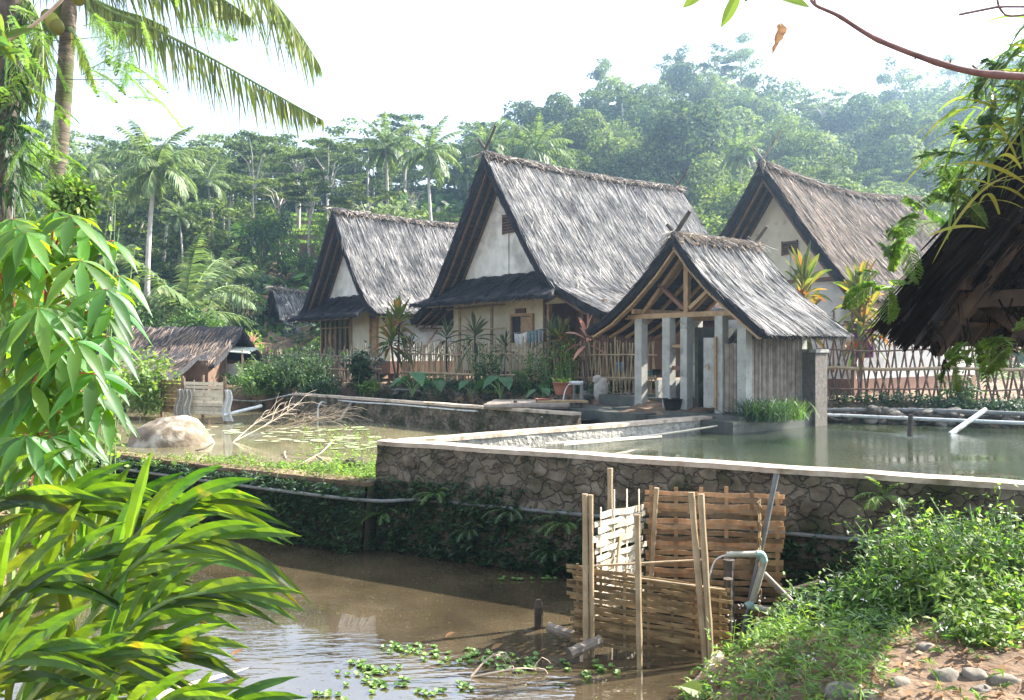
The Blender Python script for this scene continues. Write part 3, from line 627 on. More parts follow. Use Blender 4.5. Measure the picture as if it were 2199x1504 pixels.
g=G(); bar(g,(3.4,2.2,4.1-z0),(3.4,3.3,4.1-z0),.05); bar(g,(3.42,2.5,3.3-z0),(3.42,3.1,4.05-z0),.05); g.build('wall_bracket',M['redwood'],H1)
# ---------------------------------------------------------------- right house
H3=thing('thatched_house','right thatched house with white side wall, its brown weathered roof rising behind the bathing shelter','house',(7.62,25.66,z0),RZ,'thatched village houses')
pr3=[(1,[(0,8.93),(1.1,7.4),(2.0,6.15),(2.76,5.2),(3.2,4.75)]),(-1,[(0,8.93),(-1.0,7.5),(-1.7,6.6),(-2.2,6.0)])]
rf=roof(H3,'roof',pr3,0,9.6,z0,th=.22,dens=85,seed=9,sag=.35,mats=('thatch','straw_brown','straw_light'),front='straw_shaded')
horns(rf,9.02-z0,.1,l=1.0,r=.03,m='bamboo_grey'); underside(rf,pr3,.02,1.0,z0,.22,nr=3)
gable(H3,'gable_wall',[(-2.1,5.35),(2.35,5.35),(1.7,6.3),(.9,7.4),(0,8.6),(-.9,7.4),(-1.5,6.5),(-2.0,5.9)],.95,z0,.08,'cream')
uv=uat(1695,7.62,25.66,.9); vent(H3,uv,6.36,.52,.36,.95,z0)
g=G(); bar(g,(uv,.9,5.4-z0),(uv,.9,6.15-z0),.03); g.build('cover_strip',M['white'],H3)
g=G(); bar(g,(-2.3,.93,5.32-z0),(2.55,.93,5.32-z0),.1,.1); g.build('gable_beam',M['redwood'],H3)
gable(H3,'front_wall',[(-2.1,2.35),(2.4,2.35),(2.4,5.25),(-2.1,5.25)],1.05,z0,.08,'white')
sidewall(H3,'side_wall',2.4,1.13,9.0,2.35,5.0,z0,'white')
g=G(); box(g,(2.45,1.0,3.4-z0),(.1,.1,3.6)); g.build('corner_post',M['redwood'],H3)
sidewall(H3,'side_plinth',2.42,1.1,9.0,1.7,2.345,z0,'redwood'); gable(H3,'front_plinth',[(-2.1,1.7),(2.4,1.7),(2.4,2.345),(-2.1,2.345)],1.06,z0,.06,'redwood')
o=window(H3,0,0,.01,.01,0,z0,1) if False else None
# ---------------------------------------------------------------- small far house
H0=thing('thatched_house','small distant thatched house left of the others with a lean-to porch roof','house',(-14.5,50.5,z0),RZ,'thatched village houses')
pr0=[(1,[(0,7.0),(.8,5.9),(1.6,4.9),(2.3,4.3)]),(-1,[(0,7.0),(-.8,5.7),(-1.6,4.6),(-2.0,4.0)])]
rf=roof(H0,'roof',pr0,0,6,z0,th=.22,dens=45,seed=12,sag=.2,swid=(.03,.06)); underside(rf,pr0,.02,.9,z0,.22,nr=2)
gable(H0,'gable_wall',[(-1.6,4.1),(1.8,4.1),(1.2,5.0),(0,6.6),(-1.1,5.2)],.9,z0,.08,'white')
pent(H0,'lean_to_roof',-1.5,1.3,.88,4.5,-1.6,3.2,z0,seed=13,dens=60,fl=.9)
gable(H0,'front_wall',[(-1.7,1.9),(1.9,1.9),(1.9,4.1),(-1.7,4.1)],.92,z0,.08,'cream'); sidewall(H0,'side_wall',1.9,1,5.5,1.9,4.2,z0,'white')
# ================================================================ bathing shelter
zb=1.745
BS=thing('bathing_shelter','open bathing shelter with concrete posts and small thatched gable roof at the pond edge','shelter',(3.28,21.3,zb),RZ)
prb=[(1,[(1.5,5.92),(2.08,5.22),(2.7,4.62),(3.35,4.12),(4.0,3.62)]),(-1,[(1.5,5.92),(.7,5.12),(-.07,4.5),(-.75,4.05),(-1.43,3.74)])]
def shift(pr,d): return [(s,[(u-d,z) for u,z in p]) for s,p in pr]
rb=thing('roof_holder','','') if False else None
rf=roof(BS,'roof',shift(prb,0),-.5,2.75,zb,th=.15,dens=150,seed=21,sag=.03,eave=.22,mats=('thatch','straw','straw_light'),ridge=False)
# the ridge of this roof sits at u=1.5
rs=np.random.RandomState(5); g=G(); n=1100; v=rs.uniform(-.55,2.85,n); sg_=rs.choice([-1,1],n)
strands(g,np.stack([1.5+rs.normal(size=n)*.05,v,5.96-zb+rs.rand(n)*.07],1),np.stack([sg_*rs.uniform(.3,1,n),rs.normal(size=n)*.7,-rs.uniform(.1,.8,n)],1),rs.uniform(.25,.6,n),rs.uniform(.012,.035,n)); g.build('ridge_straw',M['straw_light'],rf)
g=G(); vv=np.linspace(-.52,2.8,20); tube(g,np.stack([1.5+0*vv,vv,5.9-zb+.01*np.sin(vv*7)],1),.09,8); g.build('ridge_roll',M['thatch'],rf,smooth=True)
def horn2(v,l,r=.05):
    for sgn,ln in ((-1,l*.55),(1,l)):
        g=G(); a=A(1.5-sgn*.1,v,5.85-zb); b=A(1.5+sgn*.62*ln,v,5.9-zb+ln*.75); tube(g,[a,(a+b)/2,b],[r,r,r*.85],8); g.build('ridge_horn',M['bark'],rf)
horn2(-.42,.72,.055); horn2(2.65,.62,.045)
# rafters, battens inside, all the way
for side,prof in prb:
    P,a,Lr=arc(prof); P=P-A(0,zb); T=nrm(np.gradient(P,axis=0)); Nn=np.stack([-T[:,1],T[:,0]],1); Nn*=np.sign(Nn[:,1:2])
    for k,v in enumerate(np.linspace(-.38,2.6,6)):
        g=G(); idx=[0,14,28,44,58]
        for i,j in zip(idx[:-1],idx[1:]):
            p=P[i]-Nn[i]*.23;q=P[j]-Nn[j]*.23; bar(g,(p[0],v,p[1]),(q[0],v,q[1]),.06 if k else .05,.09 if k else .14,up=(0,1,0))
        g.build('rafter',M['timber'],rf)
    g=G()
    for d in np.arange(.1,Lr,.14):
        i=min(int(np.searchsorted(a,d/Lr)),59); p=P[i]-Nn[i]*.17; bar(g,(p[0],-.45,p[1]),(p[0],2.7,p[1]),.03,.03)
    g.build('roof_batten',M['batten'],rf)
for u,wd in ((0,.24),(.926,.24),(1.48,.2),(2.515,.22),(3.15,.24)):
    g=G(); box(g,(u,0,1.12),(wd,.22,2.24)); 
    g.build('post',M['concrete_white'],BS)
for u,v in ((0,2.2),(1.48,2.2),(3.15,2.2)):
    g=G(); box(g,(u,v,1.12),(.2,.2,2.24)); g.build('post',M['concrete_white'],BS)
for v in (0,2.2):
    g=G(); bar(g,(-.85,v,2.30),(3.3,v,2.30),.14,.12); g.build('tie_beam',M['timber'],BS)
for u in (0,3.15):
    g=G(); bar(g,(u,-.3,2.43),(u,2.5,2.43),.1,.12); g.build('wall_plate',M['timber'],BS)
g=G(); bar(g,(1.5,0,2.36),(1.5,0,3.95),.13,.12,up=(0,1,0)); g.build('king_post',M['timber'],BS)
for a,b,m in (((1.42,2.45),(.45,3.2),'redwood'),((1.58,2.45),(2.35,3.0),'timber'),((.05,2.37),(1.38,3.72),'timber'),((2.92,2.37),(1.62,3.68),'timber')):
    g=G(); bar(g,(a[0],.0 if m=='redwood' else .02,a[1]),(b[0],.0 if m=='redwood' else .02,b[1]),.09,.11,up=(0,1,0)); g.build('brace',M[m],BS)
for zz,z2 in ((1.55,.07),(1.02,.1)):
    g=G(); box(g,(1.24,0,zz),(.36,.08,z2)); g.build('rail',M['timber' if zz>1.2 else 'redwood'],BS)
# stall: dark concrete walls, door, bamboo screens
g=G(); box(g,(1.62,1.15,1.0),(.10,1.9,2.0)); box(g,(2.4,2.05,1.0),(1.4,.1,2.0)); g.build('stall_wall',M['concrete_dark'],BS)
g=G(); 
for k in range(4): box(g,(2.17+k*.075,.0-.16,.93),(.07,.03,1.62))
d_=g.build('door',M['concrete_white'],BS); g=G(); box(g,(2.28,-.19,1.05),(.06,.04,.09)); box(g,(2.46,-.14,.93),(.05,.06,1.66)); g.build('door_frame',M['timber'],d_)
def cane(p,q,h,r,z,n):
    g=G(); rs=np.random.RandomState(n)
    for k in range(n):
        c=np.array(p)+(np.array(q)-np.array(p))*(k+.5)/n; tube(g,[(c[0],c[1],z),(c[0]+rs.normal()*.006,c[1],z+h+rs.normal()*.015)],r,6)
    return g
cane((2.63,-.04),(3.03,-.04),1.55,.021,.05,10).build('bamboo_screen',M['bamboo_grey'],BS)
cane((3.20,.12),(3.20,2.15),1.75,.026,-.05,40).build('bamboo_screen',M['bamboo_grey'],BS)
# wash tank
TK=thing('wash_tank','low dark concrete wash basin with mossy sides left of the shelter posts','basin',bl(-1.6,.4,1.7),RZ)
g=G()
for c,s in (((.85,0,.14),(2.3,.1,.28)),((.85,1.2,.14),(2.3,.1,.28)),((-.25,.6,.14),(.1,1.1,.28)),((1.95,.6,.14),(.1,1.1,.28))): box(g,c,s)
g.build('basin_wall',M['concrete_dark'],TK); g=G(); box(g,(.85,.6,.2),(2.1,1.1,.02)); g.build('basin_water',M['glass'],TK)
g=G(); box(g,bl(.55,1.6,2.08),(1.3,.1,.7),RZ); box(g,bl(-.05,1.1,2.08),(.1,.9,.7),RZ); single(g,'partition_wall',M['concrete'],'knee high grey concrete partition behind the first two shelter posts','wall')
# pebble-dashed pillar
pp=bl(3.3,2.35,1.2); PL=thing('pebble_pillar','square pillar faced with small pebbles beside the bamboo screen of the shelter','pillar',pp,RZ)
g=G(); box(g,(0.05,0,.97),(.5,.5,1.94)); g.build('shaft',M['pebble'],PL); g=G(); box(g,(.05,0,1.98),(.56,.56,.08)); g.build('pillar_cap',M['concrete'],PL)
# ================================================================ long low hut at the left
HL=thing('thatched_hut','long low thatched hut at the left behind the boulder, dark and open under its eave','hut',(-13.2,33.0,1.3),math.radians(-8))
prl=[(1,[(0,4.45),(.0,4.44)])]
def hutroof(root,x0,x1,yr,zr,ye,ze,zb_,seed,dens=70,name='roof'):
    """single slope facing the camera with a short back slope"""
    rs=np.random.RandomState(seed); g=G(); gs=G()
    for (ya,za,yb,zb2) in ((yr,zr,ye,ze),(yr,zr,yr+(yr-ye)*.8,ze+.2)):
        S,X=np.meshgrid(np.linspace(0,1,14),np.linspace(x0,x1,30),indexing='ij'); T=np.stack([X,ya+(yb-ya)*S,za+(zb2-za)*S-.15*np.sin(math.pi*S)+.03*np.sin(X*5)-zb_],-1)
        sheet(g,T,flip=ya<yb); Bm=T-A(0,0,.2); sheet(g,Bm,flip=ya>yb); 
        for q in (np.stack([T[-1],Bm[-1]],1),np.stack([T[:,0],Bm[:,0]],1),np.stack([T[:,-1],Bm[:,-1]],1)): sheet(g,q)
        L=math.hypot(yb-ya,zb2-za); n=int(L*(x1-x0)*dens); s=rs.rand(n); x=rs.uniform(x0,x1,n); p=np.stack([x,ya+(yb-ya)*s,za+(zb2-za)*s-.15*np.sin(math.pi*s)-zb_+.03],1)
        strands(gs,p,nrm(A(0,yb-ya,zb2-za))+rs.normal(size=(n,3))*A(.15,.04,.04),np.minimum(rs.uniform(.4,.8,n),(1-s)*L+.2),rs.uniform(.02,.05,n),S=A(0,0,1)+rs.normal(size=(n,3))*.3)
    o=g.build(name,M['thatch'],root,smooth=True); gs.build('thatch_straw',M['straw_brown'],o); return o
hutroof(HL,-2.6,2.2,1.2,4.15,-1.2,2.75,1.3,31); hutroof(HL,-3.4,1.6,-1.3,3.0,-3.6,2.25,1.3,32,name='lower_roof')
g=G(); slabq(g,[(-2.5,-1.3,.2),(2.0,-1.3,.2),(2.0,-1.3,1.5),(-2.5,-1.3,1.5)],(0,2.2,0)); g.build('hut_wall',M['bamboo_red'],HL)
for x in (-3,-1.2,.4,1.4):
    g=G(); tube(g,[(x,-3.2,-.2),(x,-3.2,1.05)],.05,6); g.build('hut_post',M['bark'],HL)
HAZE=.0019
# ================================================================ plants: generators
def shell(g,lobes,per,size,asp=1.5,up=.25,rs=R,inner=.7):
    for c,r in lobes:
        c=np.asarray(c,float); r=np.broadcast_to(np.asarray(r,float),(3,)); ar=4*math.pi*((r[0]*r[1])**1.6/3+(r[0]*r[2])**1.6/3+(r[1]*r[2])**1.6/3)**(1/1.6)
        n=max(int(ar*per),6); d=nrm(rs.normal(size=(n,3))+A(0,0,up)); k=inner+(1.06-inner)*rs.rand(n,1)**.5
        P=c+d*r*k; N=nrm(d/r*r.mean()+rs.normal(size=(n,3))*.42+A(0,0,.25)); quads(g,P,N,size*rs.uniform(.6,1.3,n),asp)
def frond(gl,gr,base,az,el,L,bend,n=34,ll=.8,lw=.05,seg=2,hang=.25,rr=.03,rs=R,ldroop=.35,twist=0.0):
    k=14; t=np.linspace(0,1,k); e=el-bend*t**1.25; h=A(math.cos(az),math.sin(az),0)
    T=np.cos(e)[:,None]*h+np.sin(e)[:,None]*A(0,0,1); P=np.asarray(base,float)+np.r_[np.zeros((1,3)),np.cumsum((T[1:]+T[:-1])/2*L/(k-1),axis=0)]
    tube(gr,P,np.linspace(rr,rr*.25,k),5,cap=False)
    s=np.linspace(.14,1,n); Q=np.stack([np.interp(s,t,P[:,i]) for i in range(3)],1); Tq=nrm(np.stack([np.interp(s,t,T[:,i]) for i in range(3)],1))
    side=A(-h[1],h[0],0); up=np.cross(Tq,side); up=up*np.sign(up[:,2:3]+1e-6)
    prof=ll*np.clip(np.sin(math.pi*np.clip(s*.92+.06,0,1))**.6,.25,1)
    for sg in (1,-1):
        D=Tq*(.55+.35*s[:,None])+side*sg*1.0*(1-.25*s[:,None])+A(0,0,-hang)+rs.normal(size=(n,3))*.09
        leaves(gl,Q,D,up+side*sg*.4*twist+rs.normal(size=(n,3))*.15,prof*rs.uniform(.8,1.15,n),lw,seg=seg,droop=ldroop+rs.rand(n)*.2,prof=(.5,1,.7,.03))
    return P
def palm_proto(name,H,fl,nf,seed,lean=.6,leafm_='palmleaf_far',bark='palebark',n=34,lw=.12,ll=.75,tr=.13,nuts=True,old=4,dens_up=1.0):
    rs=np.random.RandomState(seed); root=thing(name,'x','palm tree'); 
    gt=G(); t=np.linspace(0,1,9); c=np.stack([lean*t**2,lean*.4*np.sin(t*2.5),H*t],1); tube(gt,c,np.linspace(tr*1.35,tr*.8,9),8); gt.build('trunk',M[bark],root,smooth=True)
    gl=G(); gr=G(); top=c[-1]
    for i in range(nf):
        az=i*2.39996+rs.rand()*.4; q=i/nf; el=1.35-q*1.55+rs.normal()*.08; bend=.75+q*.85+rs.rand()*.2
        frond(gl,gr,top,az,el,fl*rs.uniform(.85,1.1),bend,n=n,ll=ll,lw=lw,rs=rs,hang=.15+q*.35,rr=.04)
    for i in range(old):
        az=rs.rand()*6.3; frond(gl,gr,top,az,-.35,fl*.8,1.1,n=n,ll=ll*.8,lw=lw,rs=rs,hang=.6,rr=.035)
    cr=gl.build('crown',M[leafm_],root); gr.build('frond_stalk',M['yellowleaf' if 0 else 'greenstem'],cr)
    if nuts:
        gn=G()
        for i in range(7): blob(gn,top+A(*(rs.normal(size=2)*.22),-.35-rs.rand()*.3),.13,.05,2,1,i)
        gn.build('coconuts',M['dryleaf'],root)
    return root
def tree_proto(name,seed,kind,leafmat,bark='palebark'):
    rs=np.random.RandomState(seed); root=thing(name,'x','tree'); gt=G(); gl=G()
    if kind=='umbrella':      # tall thin trunk, flat layered clouds of fine leaves
        H=14; lobes=[]; tube(gt,[(0,0,0),(.1,.1,H*.3),(-.1,.15,H*.55),(0,0,H*.62)],[.2,.16,.13,.11],6)
        for i in range(9):
            az=i*2.4+rs.rand(); r=rs.uniform(1.2,3.6); z=H*rs.uniform(.66,.97)-.25*r; e=A(math.cos(az)*r,math.sin(az)*r,z)
            m=A(e[0]*.35,e[1]*.35,H*.6+(z-H*.6)*.55); tube(gt,[(0,0,H*rs.uniform(.45,.6)),m,e],[.1,.07,.03],5)
            for k in range(5): 
                o=rs.normal(size=3)*A(.85,.85,.18); lobes.append((e+o+A(0,0,.2),(rs.uniform(.6,1.2),rs.uniform(.6,1.2),rs.uniform(.16,.3))))
        shell(gl,lobes,17,.22,1.6,.5,rs,.2)
    elif kind=='dome':
        H=10; lobes=[]; tube(gt,[(0,0,0),(.1,0,H*.3),(0,.1,H*.6)],[.3,.24,.16],7)
        for i in range(16):
            d=nrm(rs.normal(size=3)+A(0,0,.5)); e=A(0,0,H*.62)+d*A(2.6,2.6,2.6); lobes.append((e,rs.uniform(.9,1.7)))
            if i%3==0: tube(gt,[(0,0,H*.35),e*A(.5,.5,1)-A(0,0,1),e],[.12,.08,.04],5)
        lobes.append((A(0,0,H*.6),2.6)); shell(gl,lobes,20,.27,1.5,.3,rs,.8)
    elif kind=='tall':
        H=15; lobes=[]; tube(gt,[(0,0,0),(.2,.1,H*.4),(0,0,H*.8)],[.28,.2,.1],7)
        for i in range(20):
            z=H*rs.uniform(.45,.98); r=2.6*math.sin(math.pi*min(1,(z/H-.35)/.75))**.7*rs.uniform(.3,1.05); az=rs.rand()*6.3; e=A(r*math.cos(az),r*math.sin(az),z)
            lobes.append((e,(rs.uniform(.7,1.4),rs.uniform(.7,1.4),rs.uniform(.4,.9)))); tube(gt,[(0,0,z*.85),e],[.07,.03],4)
        shell(gl,lobes,17,.25,1.5,.3,rs,.5)
    elif kind=='plume':        # arching feathery bamboo-like plumes
        H=11; 
        for i in range(26):
            az=rs.rand()*6.3; r=rs.uniform(.8,3.4); z=H*rs.uniform(.65,1)-r*.5; P=spline([(0,0,0),(r*.15*math.cos(az),r*.15*math.sin(az),z*.6),(r*.6*math.cos(az),r*.6*math.sin(az),z),(r*1.25*math.cos(az),r*1.25*math.sin(az),z-1.2)],14)
            tube(gt,P,np.linspace(.06,.015,14),4,cap=False); n=150; k=rs.randint(5,14,n); p=P[k]+rs.normal(size=(n,3))*.38
            leaves(gl,p,rs.normal(size=(n,3))+A(0,0,-.6),rs.normal(size=(n,3))+A(0,0,1),rs.uniform(.3,.6,n),.13,seg=1,prof=(.9,.1))
    elif kind=='bush':
        H=3; lobes=[]
        for i in range(14):
            d=nrm(rs.normal(size=3)+A(0,0,.4)); e=A(0,0,1.3)+d*A(1.1,1.1,1.0); lobes.append((e,rs.uniform(.35,.7))); tube(gt,[(0,0,0),e*.6,e],[.05,.03,.015],4)
        for c,r in lobes:
            n=150; d=nrm(rs.normal(size=(n,3))); leaves(gl,c+d*r*rs.rand(n,1)**.4,d+rs.normal(size=(n,3))*.6+A(0,0,-.1),d+A(0,0,.7)+rs.normal(size=(n,3))*.4,rs.uniform(.12,.24,n),.09,seg=2,droop=.25)
    elif kind=='bare':
        H=8
        def br(p,d,l,r,k):
            q=p+d*l; tube(gt,[p,(p+q)/2+rs.normal(size=3)*l*.05,q],[r,r*.8,r*.6],5,cap=False)
            if k>0:
                for _ in range(rs.randint(2,4)): br(q,nrm(d+rs.normal(size=3)*.42+A(0,0,.15)),l*rs.uniform(.6,.85),r*.6,k-1)
        br(A(0,0,0),A(.05,0,1),2.6,.13,5)
    root_t=gt.build('trunk',M[bark],root,smooth=True)
    if gl.v: gl.build('crown',M[leafmat],root)
    return root
PROTO_H={}
def reg(k,root,h,nm): PROTO_H[k]=[root,h,nm,False]
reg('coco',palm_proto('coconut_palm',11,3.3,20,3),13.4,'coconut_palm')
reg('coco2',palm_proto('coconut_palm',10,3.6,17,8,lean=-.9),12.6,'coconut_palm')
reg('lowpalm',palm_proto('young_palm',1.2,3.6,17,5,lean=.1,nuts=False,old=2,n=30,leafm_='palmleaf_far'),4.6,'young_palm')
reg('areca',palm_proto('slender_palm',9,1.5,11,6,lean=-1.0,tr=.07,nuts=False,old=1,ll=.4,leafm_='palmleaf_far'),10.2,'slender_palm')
reg('umb',tree_proto('umbrella_tree',11,'umbrella','forest'),14.3,'umbrella_tree')
reg('umb2',tree_proto('umbrella_tree',12,'umbrella','forest2'),14.3,'umbrella_tree')
reg('dome',tree_proto('round_tree',13,'dome','forest','bark'),10.2,'round_tree')
reg('dome2',tree_proto('round_tree',14,'dome','forest2','bark'),10.2,'round_tree')
reg('tall',tree_proto('tall_tree',15,'tall','forest','palebark'),15.3,'tall_tree')
reg('tall2',tree_proto('tall_tree',16,'tall','forest2','palebark'),15.3,'tall_tree')
reg('plume',tree_proto('bamboo_clump',17,'plume','forest2','greenstem'),10.6,'bamboo_clump')
reg('bush',tree_proto('leafy_shrub',18,'bush','mid','bark'),3,'leafy_shrub')
reg('bushg',tree_proto('leafy_shrub',19,'bush','greyleaf','bark'),3,'leafy_shrub')
reg('bushb',tree_proto('leafy_shrub',20,'bush','bright','bark'),3,'leafy_shrub')
reg('bushd',tree_proto('leafy_shrub',22,'bush','deep','bark'),3,'leafy_shrub')
reg('bare',tree_proto('bare_tree',21,'bare',None,'palebark'),8.6,'bare_tree')
def plant(k,px,top,D,label,cat=None,group=None,z=None,wide=1.0,rz=None):
    """stand one of kind k at picture column px, distance D, tall enough to reach row top"""
    root,h,nm,used=PROTO_H[k]; X=(px-1099.5)/FP*D; zz=gz(X,D) if z is None else z
    H=EYE-(top-HZ)/FP*D-zz; s=max(H/h,.2); r=R.rand()*6.3 if rz is None else rz
    if not used:
        o=root; o.location=(X,D,zz-.05); o.rotation_euler=(0,0,r); o.scale=(s*wide,s*wide,s); o['label']=label; PROTO_H[k][3]=True
        if group: o['group']=group
    else: o=dup(root,(X,D,zz-.05),r,(s*wide,s*wide,s),label,group)
    if group is None and 'group' in o: del o['group']
    if cat: o['category']=cat
    return o
GF='trees of the wooded slopes'; GPm='coconut palms beyond the houses'
T_=[('coco',318,262,46,'tall leaning coconut palm with a long bare trunk behind the long low hut',GPm),
('coco2',455,345,66,'coconut palm with grey drooping fronds right of the tall leaning palm',GPm),
('coco',395,430,58,'shorter coconut palm low behind the tall leaning palm',GPm),
('coco',828,262,64,'coconut palm left of the pair standing behind the left house ridge',GPm),
('coco2',935,252,60,'coconut palm with a straight trunk showing down to the left house ridge',GPm),
('coco',1035,268,70,'coconut palm just behind the crossed horns of the largest house',GPm),
('coco2',1150,246,66,'coconut palm with pale spreading fronds over the largest roof',GPm),
('coco',1588,285,72,'hazy coconut palm on the slope left of the right house peak',GPm),
('coco2',205,312,74,'hazy coconut palm right of the thick foreground palm trunk',GPm),
('lowpalm',395,470,47,'young palm with upright fronds left of the small distant house','palms'),
('lowpalm',545,545,58,'young palm with shining fronds directly behind the small distant house','palms'),
('lowpalm',455,500,56,'young palm rising between the leaning trunk and the shrubs','palms'),
('lowpalm',300,560,44,'young palm at the foot of the leaning coconut palm','palms'),
('lowpalm',255,455,62,'young palm low in the thicket behind the cassava shoots','palms'),
('areca',1852,262,96,'slender palm with a thin leaning pale trunk high on the hazy hill','palms'),
('areca',450,530,60,'slender bright palm before the terraced rice field','palms'),
('umb',545,262,70,'umbrella tree with layered crown and one straight pale trunk',GF),
('umb2',640,240,76,'tallest umbrella tree of the left wood, above the rice terraces',GF),
('umb',705,278,72,'umbrella tree leaning over the left house ridge',GF),
('umb2',600,330,66,'pale forked umbrella tree before the rice terraces',GF),
('umb',665,345,62,'slim umbrella tree standing nearest the rice terraces',GF),
('umb',90,240,86,'umbrella tree at the far left behind the two palm trunks',GF),
('umb2',300,255,95,'umbrella tree behind the crown of the tall leaning palm',GF),
('umb',400,300,90,'umbrella tree right of the leaning palm crown',GF),
('umb2',480,345,78,'low umbrella tree between two coconut palms',GF),
('umb',870,224,96,'umbrella tree reaching above the pair of coconut palms',GF),
('umb2',1045,222,112,'thin sparse umbrella tree standing against the sky above the horns',GF),
('umb',790,285,98,'umbrella tree left of the pair of coconut palms',GF),
('bare',205,228,110,'leafless grey tree against the sky at the left',None),
('bare',872,362,60,'leafless white branched tree behind the left house ridge',None),
('tall2',1300,122,122,'tall pale tree breaking the skyline left of the hill top',GF),
('tall',1450,92,124,'tall dark tree on the hill top left of the hanging brown leaf',GF),
('tall2',1590,72,126,'tallest skyline tree just left of the hanging brown leaf',GF),
('umb',1545,95,120,'umbrella tree on the highest part of the hill',GF),
('umb2',1770,152,116,'umbrella tree standing alone in the dip of the skyline',GF),
('tall',1925,118,116,'dark layered tree right of the skyline dip',GF),
('tall2',2035,118,122,'pale tree high on the right slope under the bare twig',GF),
('dome',1195,196,108,'round dark tree where the hill begins right of the palms',GF),
('dome2',1250,235,92,'bright round tree behind the ridge of the largest house',GF),
('dome',1480,205,84,'large round vine covered tree in the middle of the hazy slope',GF),
('dome2',1620,192,108,'flat topped pale tree below the highest skyline tree',GF),
('dome',1845,195,104,'dark round tree under the skyline dip',GF),
('dome2',1940,215,88,'smooth rounded tree on the slope right of the slender palm',GF),
('plume',1330,255,96,'feathery arching bamboo clump above the largest roof',GF),
('plume',1690,235,86,'feathery pale clump above the horns of the right house',GF),
('plume',1400,170,112,'feathery clump below the left hill trees',GF),
('plume',1520,150,114,'feathery clump beneath the tallest skyline tree',GF),
('umb2',1690,300,70,'umbrella tree with tiered bright branches behind the right house peak',GF),
('umb',1790,330,68,'umbrella tree above the ridge of the right house',GF),
('dome2',1820,370,62,'broad bright tree nearest the right house ridge',GF),
('tall',2110,120,90,'dark tree behind the hanging ferns at the right edge',GF),
('umb2',1900,330,80,'slim umbrella tree right of the bright broad tree',GF),
('bushg',2010,400,60,'sparkling grey shrub behind the right house roof end',None),
('umb2',785,352,62,'small yellow green tree left of the pair of coconut palms',None),
('bushg',830,402,52,'grey leaved shrub behind the left house ridge',None),
('bushb',752,425,62,'green shrub with reddish tips behind the left house peak',None),
('bushg',510,600,50,'dense grey green shrub left of the small distant house',None),
('bush',430,650,42,'leafy shrub behind the ridge of the long low hut',None),
('bush',560,450,62,'mid green tree crown beneath the layered umbrella trees',None),
('bushd',605,425,64,'dark columnar vine covered tree before the rice terraces',None),
('bushb',520,690,44,'light green shrub left of the lean-to porch',None),
('bush',660,540,60,'bushy tree at the foot of the rice terraces',None),
('bushg',700,520,66,'small grey bush on the bank left of the left house',None),
('bush',240,600,44,'leafy bush behind the cassava leaves',None),
('bushg',350,640,46,'grey bush between the hut and the leaning trunk',None),
('bushd',60,420,52,'dark tree mass at the far left edge behind the cassava',None),
('bush',2040,610,34,'leafy bush beyond the lattice fence at the right',None)]
for k,px,top,D,lab,grp in T_:
    plant(k,px,top,D,lab,group=grp,wide={'bare':1.0,'dome':1.05}.get(k,1.0) if not (k=='bushd' and px==605) else .5)
# ---------------------------------------------------------------- the wood that reads as one mass
def forest(name,matn,filt,seed,kinds):
    rs=np.random.RandomState(seed); g=G(); gt=G(); 
    pts=[(x+rs.uniform(-2,2),y+rs.uniform(-2,2)) for y in np.arange(50,134,5.2) for x in np.arange(-95,95,5.2)]
    for x,y in pts:
        px=1099.5+FP*x/y
        if px<-500 or px>2800: continue
        if not filt(px,y,rs): continue
        z=gz(x,y); right=px>1050
        h=rs.uniform(6,10.5) if right else rs.uniform(5,8.5)
        if y<75: h*=.75
        if not right and y>80:
            h=rs.uniform(5.5,8.5)
        k=y/95; sz=.34*max(k,.75); lob=[]; rr=rs.uniform(2.2,3.8) if not right else rs.uniform(2.6,5.2)
        flat=(not right) or rs.rand()<.15
        if right and rs.rand()<.35: continue
        if flat:
            for i in range(11): lob.append((A(x,y,z+h)+rs.normal(size=3)*A(rr*.6,rr*.6,.9)-A(0,0,.6),(rs.uniform(.9,1.7),rs.uniform(.9,1.7),.35)))
            for i in range(5): lob.append((A(x,y,z+h*.5)+rs.normal(size=3)*A(rr*.6,rr*.6,1.3),(1.3,1.3,.6)))
            tube(gt,[(x,y,z-.3),(x+rs.normal()*.5,y,z+h-1)],[.16,.09],5,cap=False)
        else:
            lob.append((A(x,y,z+h-rr*1.0),(rr*.85,rr*.85,rr*.95)))
            for i in range(9):
                d=nrm(rs.normal(size=3)+A(0,0,.45)); lob.append((A(x,y,z+h-rr)+d*rr*.8,rr*rs.uniform(.25,.5)))
            for i in range(4): lob.append((A(x,y,z+h*.3)+rs.normal(size=3)*A(rr*.6,rr*.6,.8),(1.5,1.5,1.2)))
        shell(g,lob,6.2/max(k,.8)**1.5,sz,1.5,.35,rs,.75 if not flat else .3)
    o=g.build(name,M[matn]); tag(o,kind='stuff')
    if gt.v: t=gt.build('forest_trunks',M['palebark']); tag(t,kind='stuff')
def f1(px,y,rs):
    if 540<px<1010 and y<90: return False
    if px<600 and y<60: return False
    return rs.rand()<.5
forest('forest_canopy','forest',f1,41,0)
forest('forest_canopy','forest2',lambda px,y,rs: not(540<px<1010 and y<90) and not (px<600 and y<56) and rs.rand()<.42,43,0)
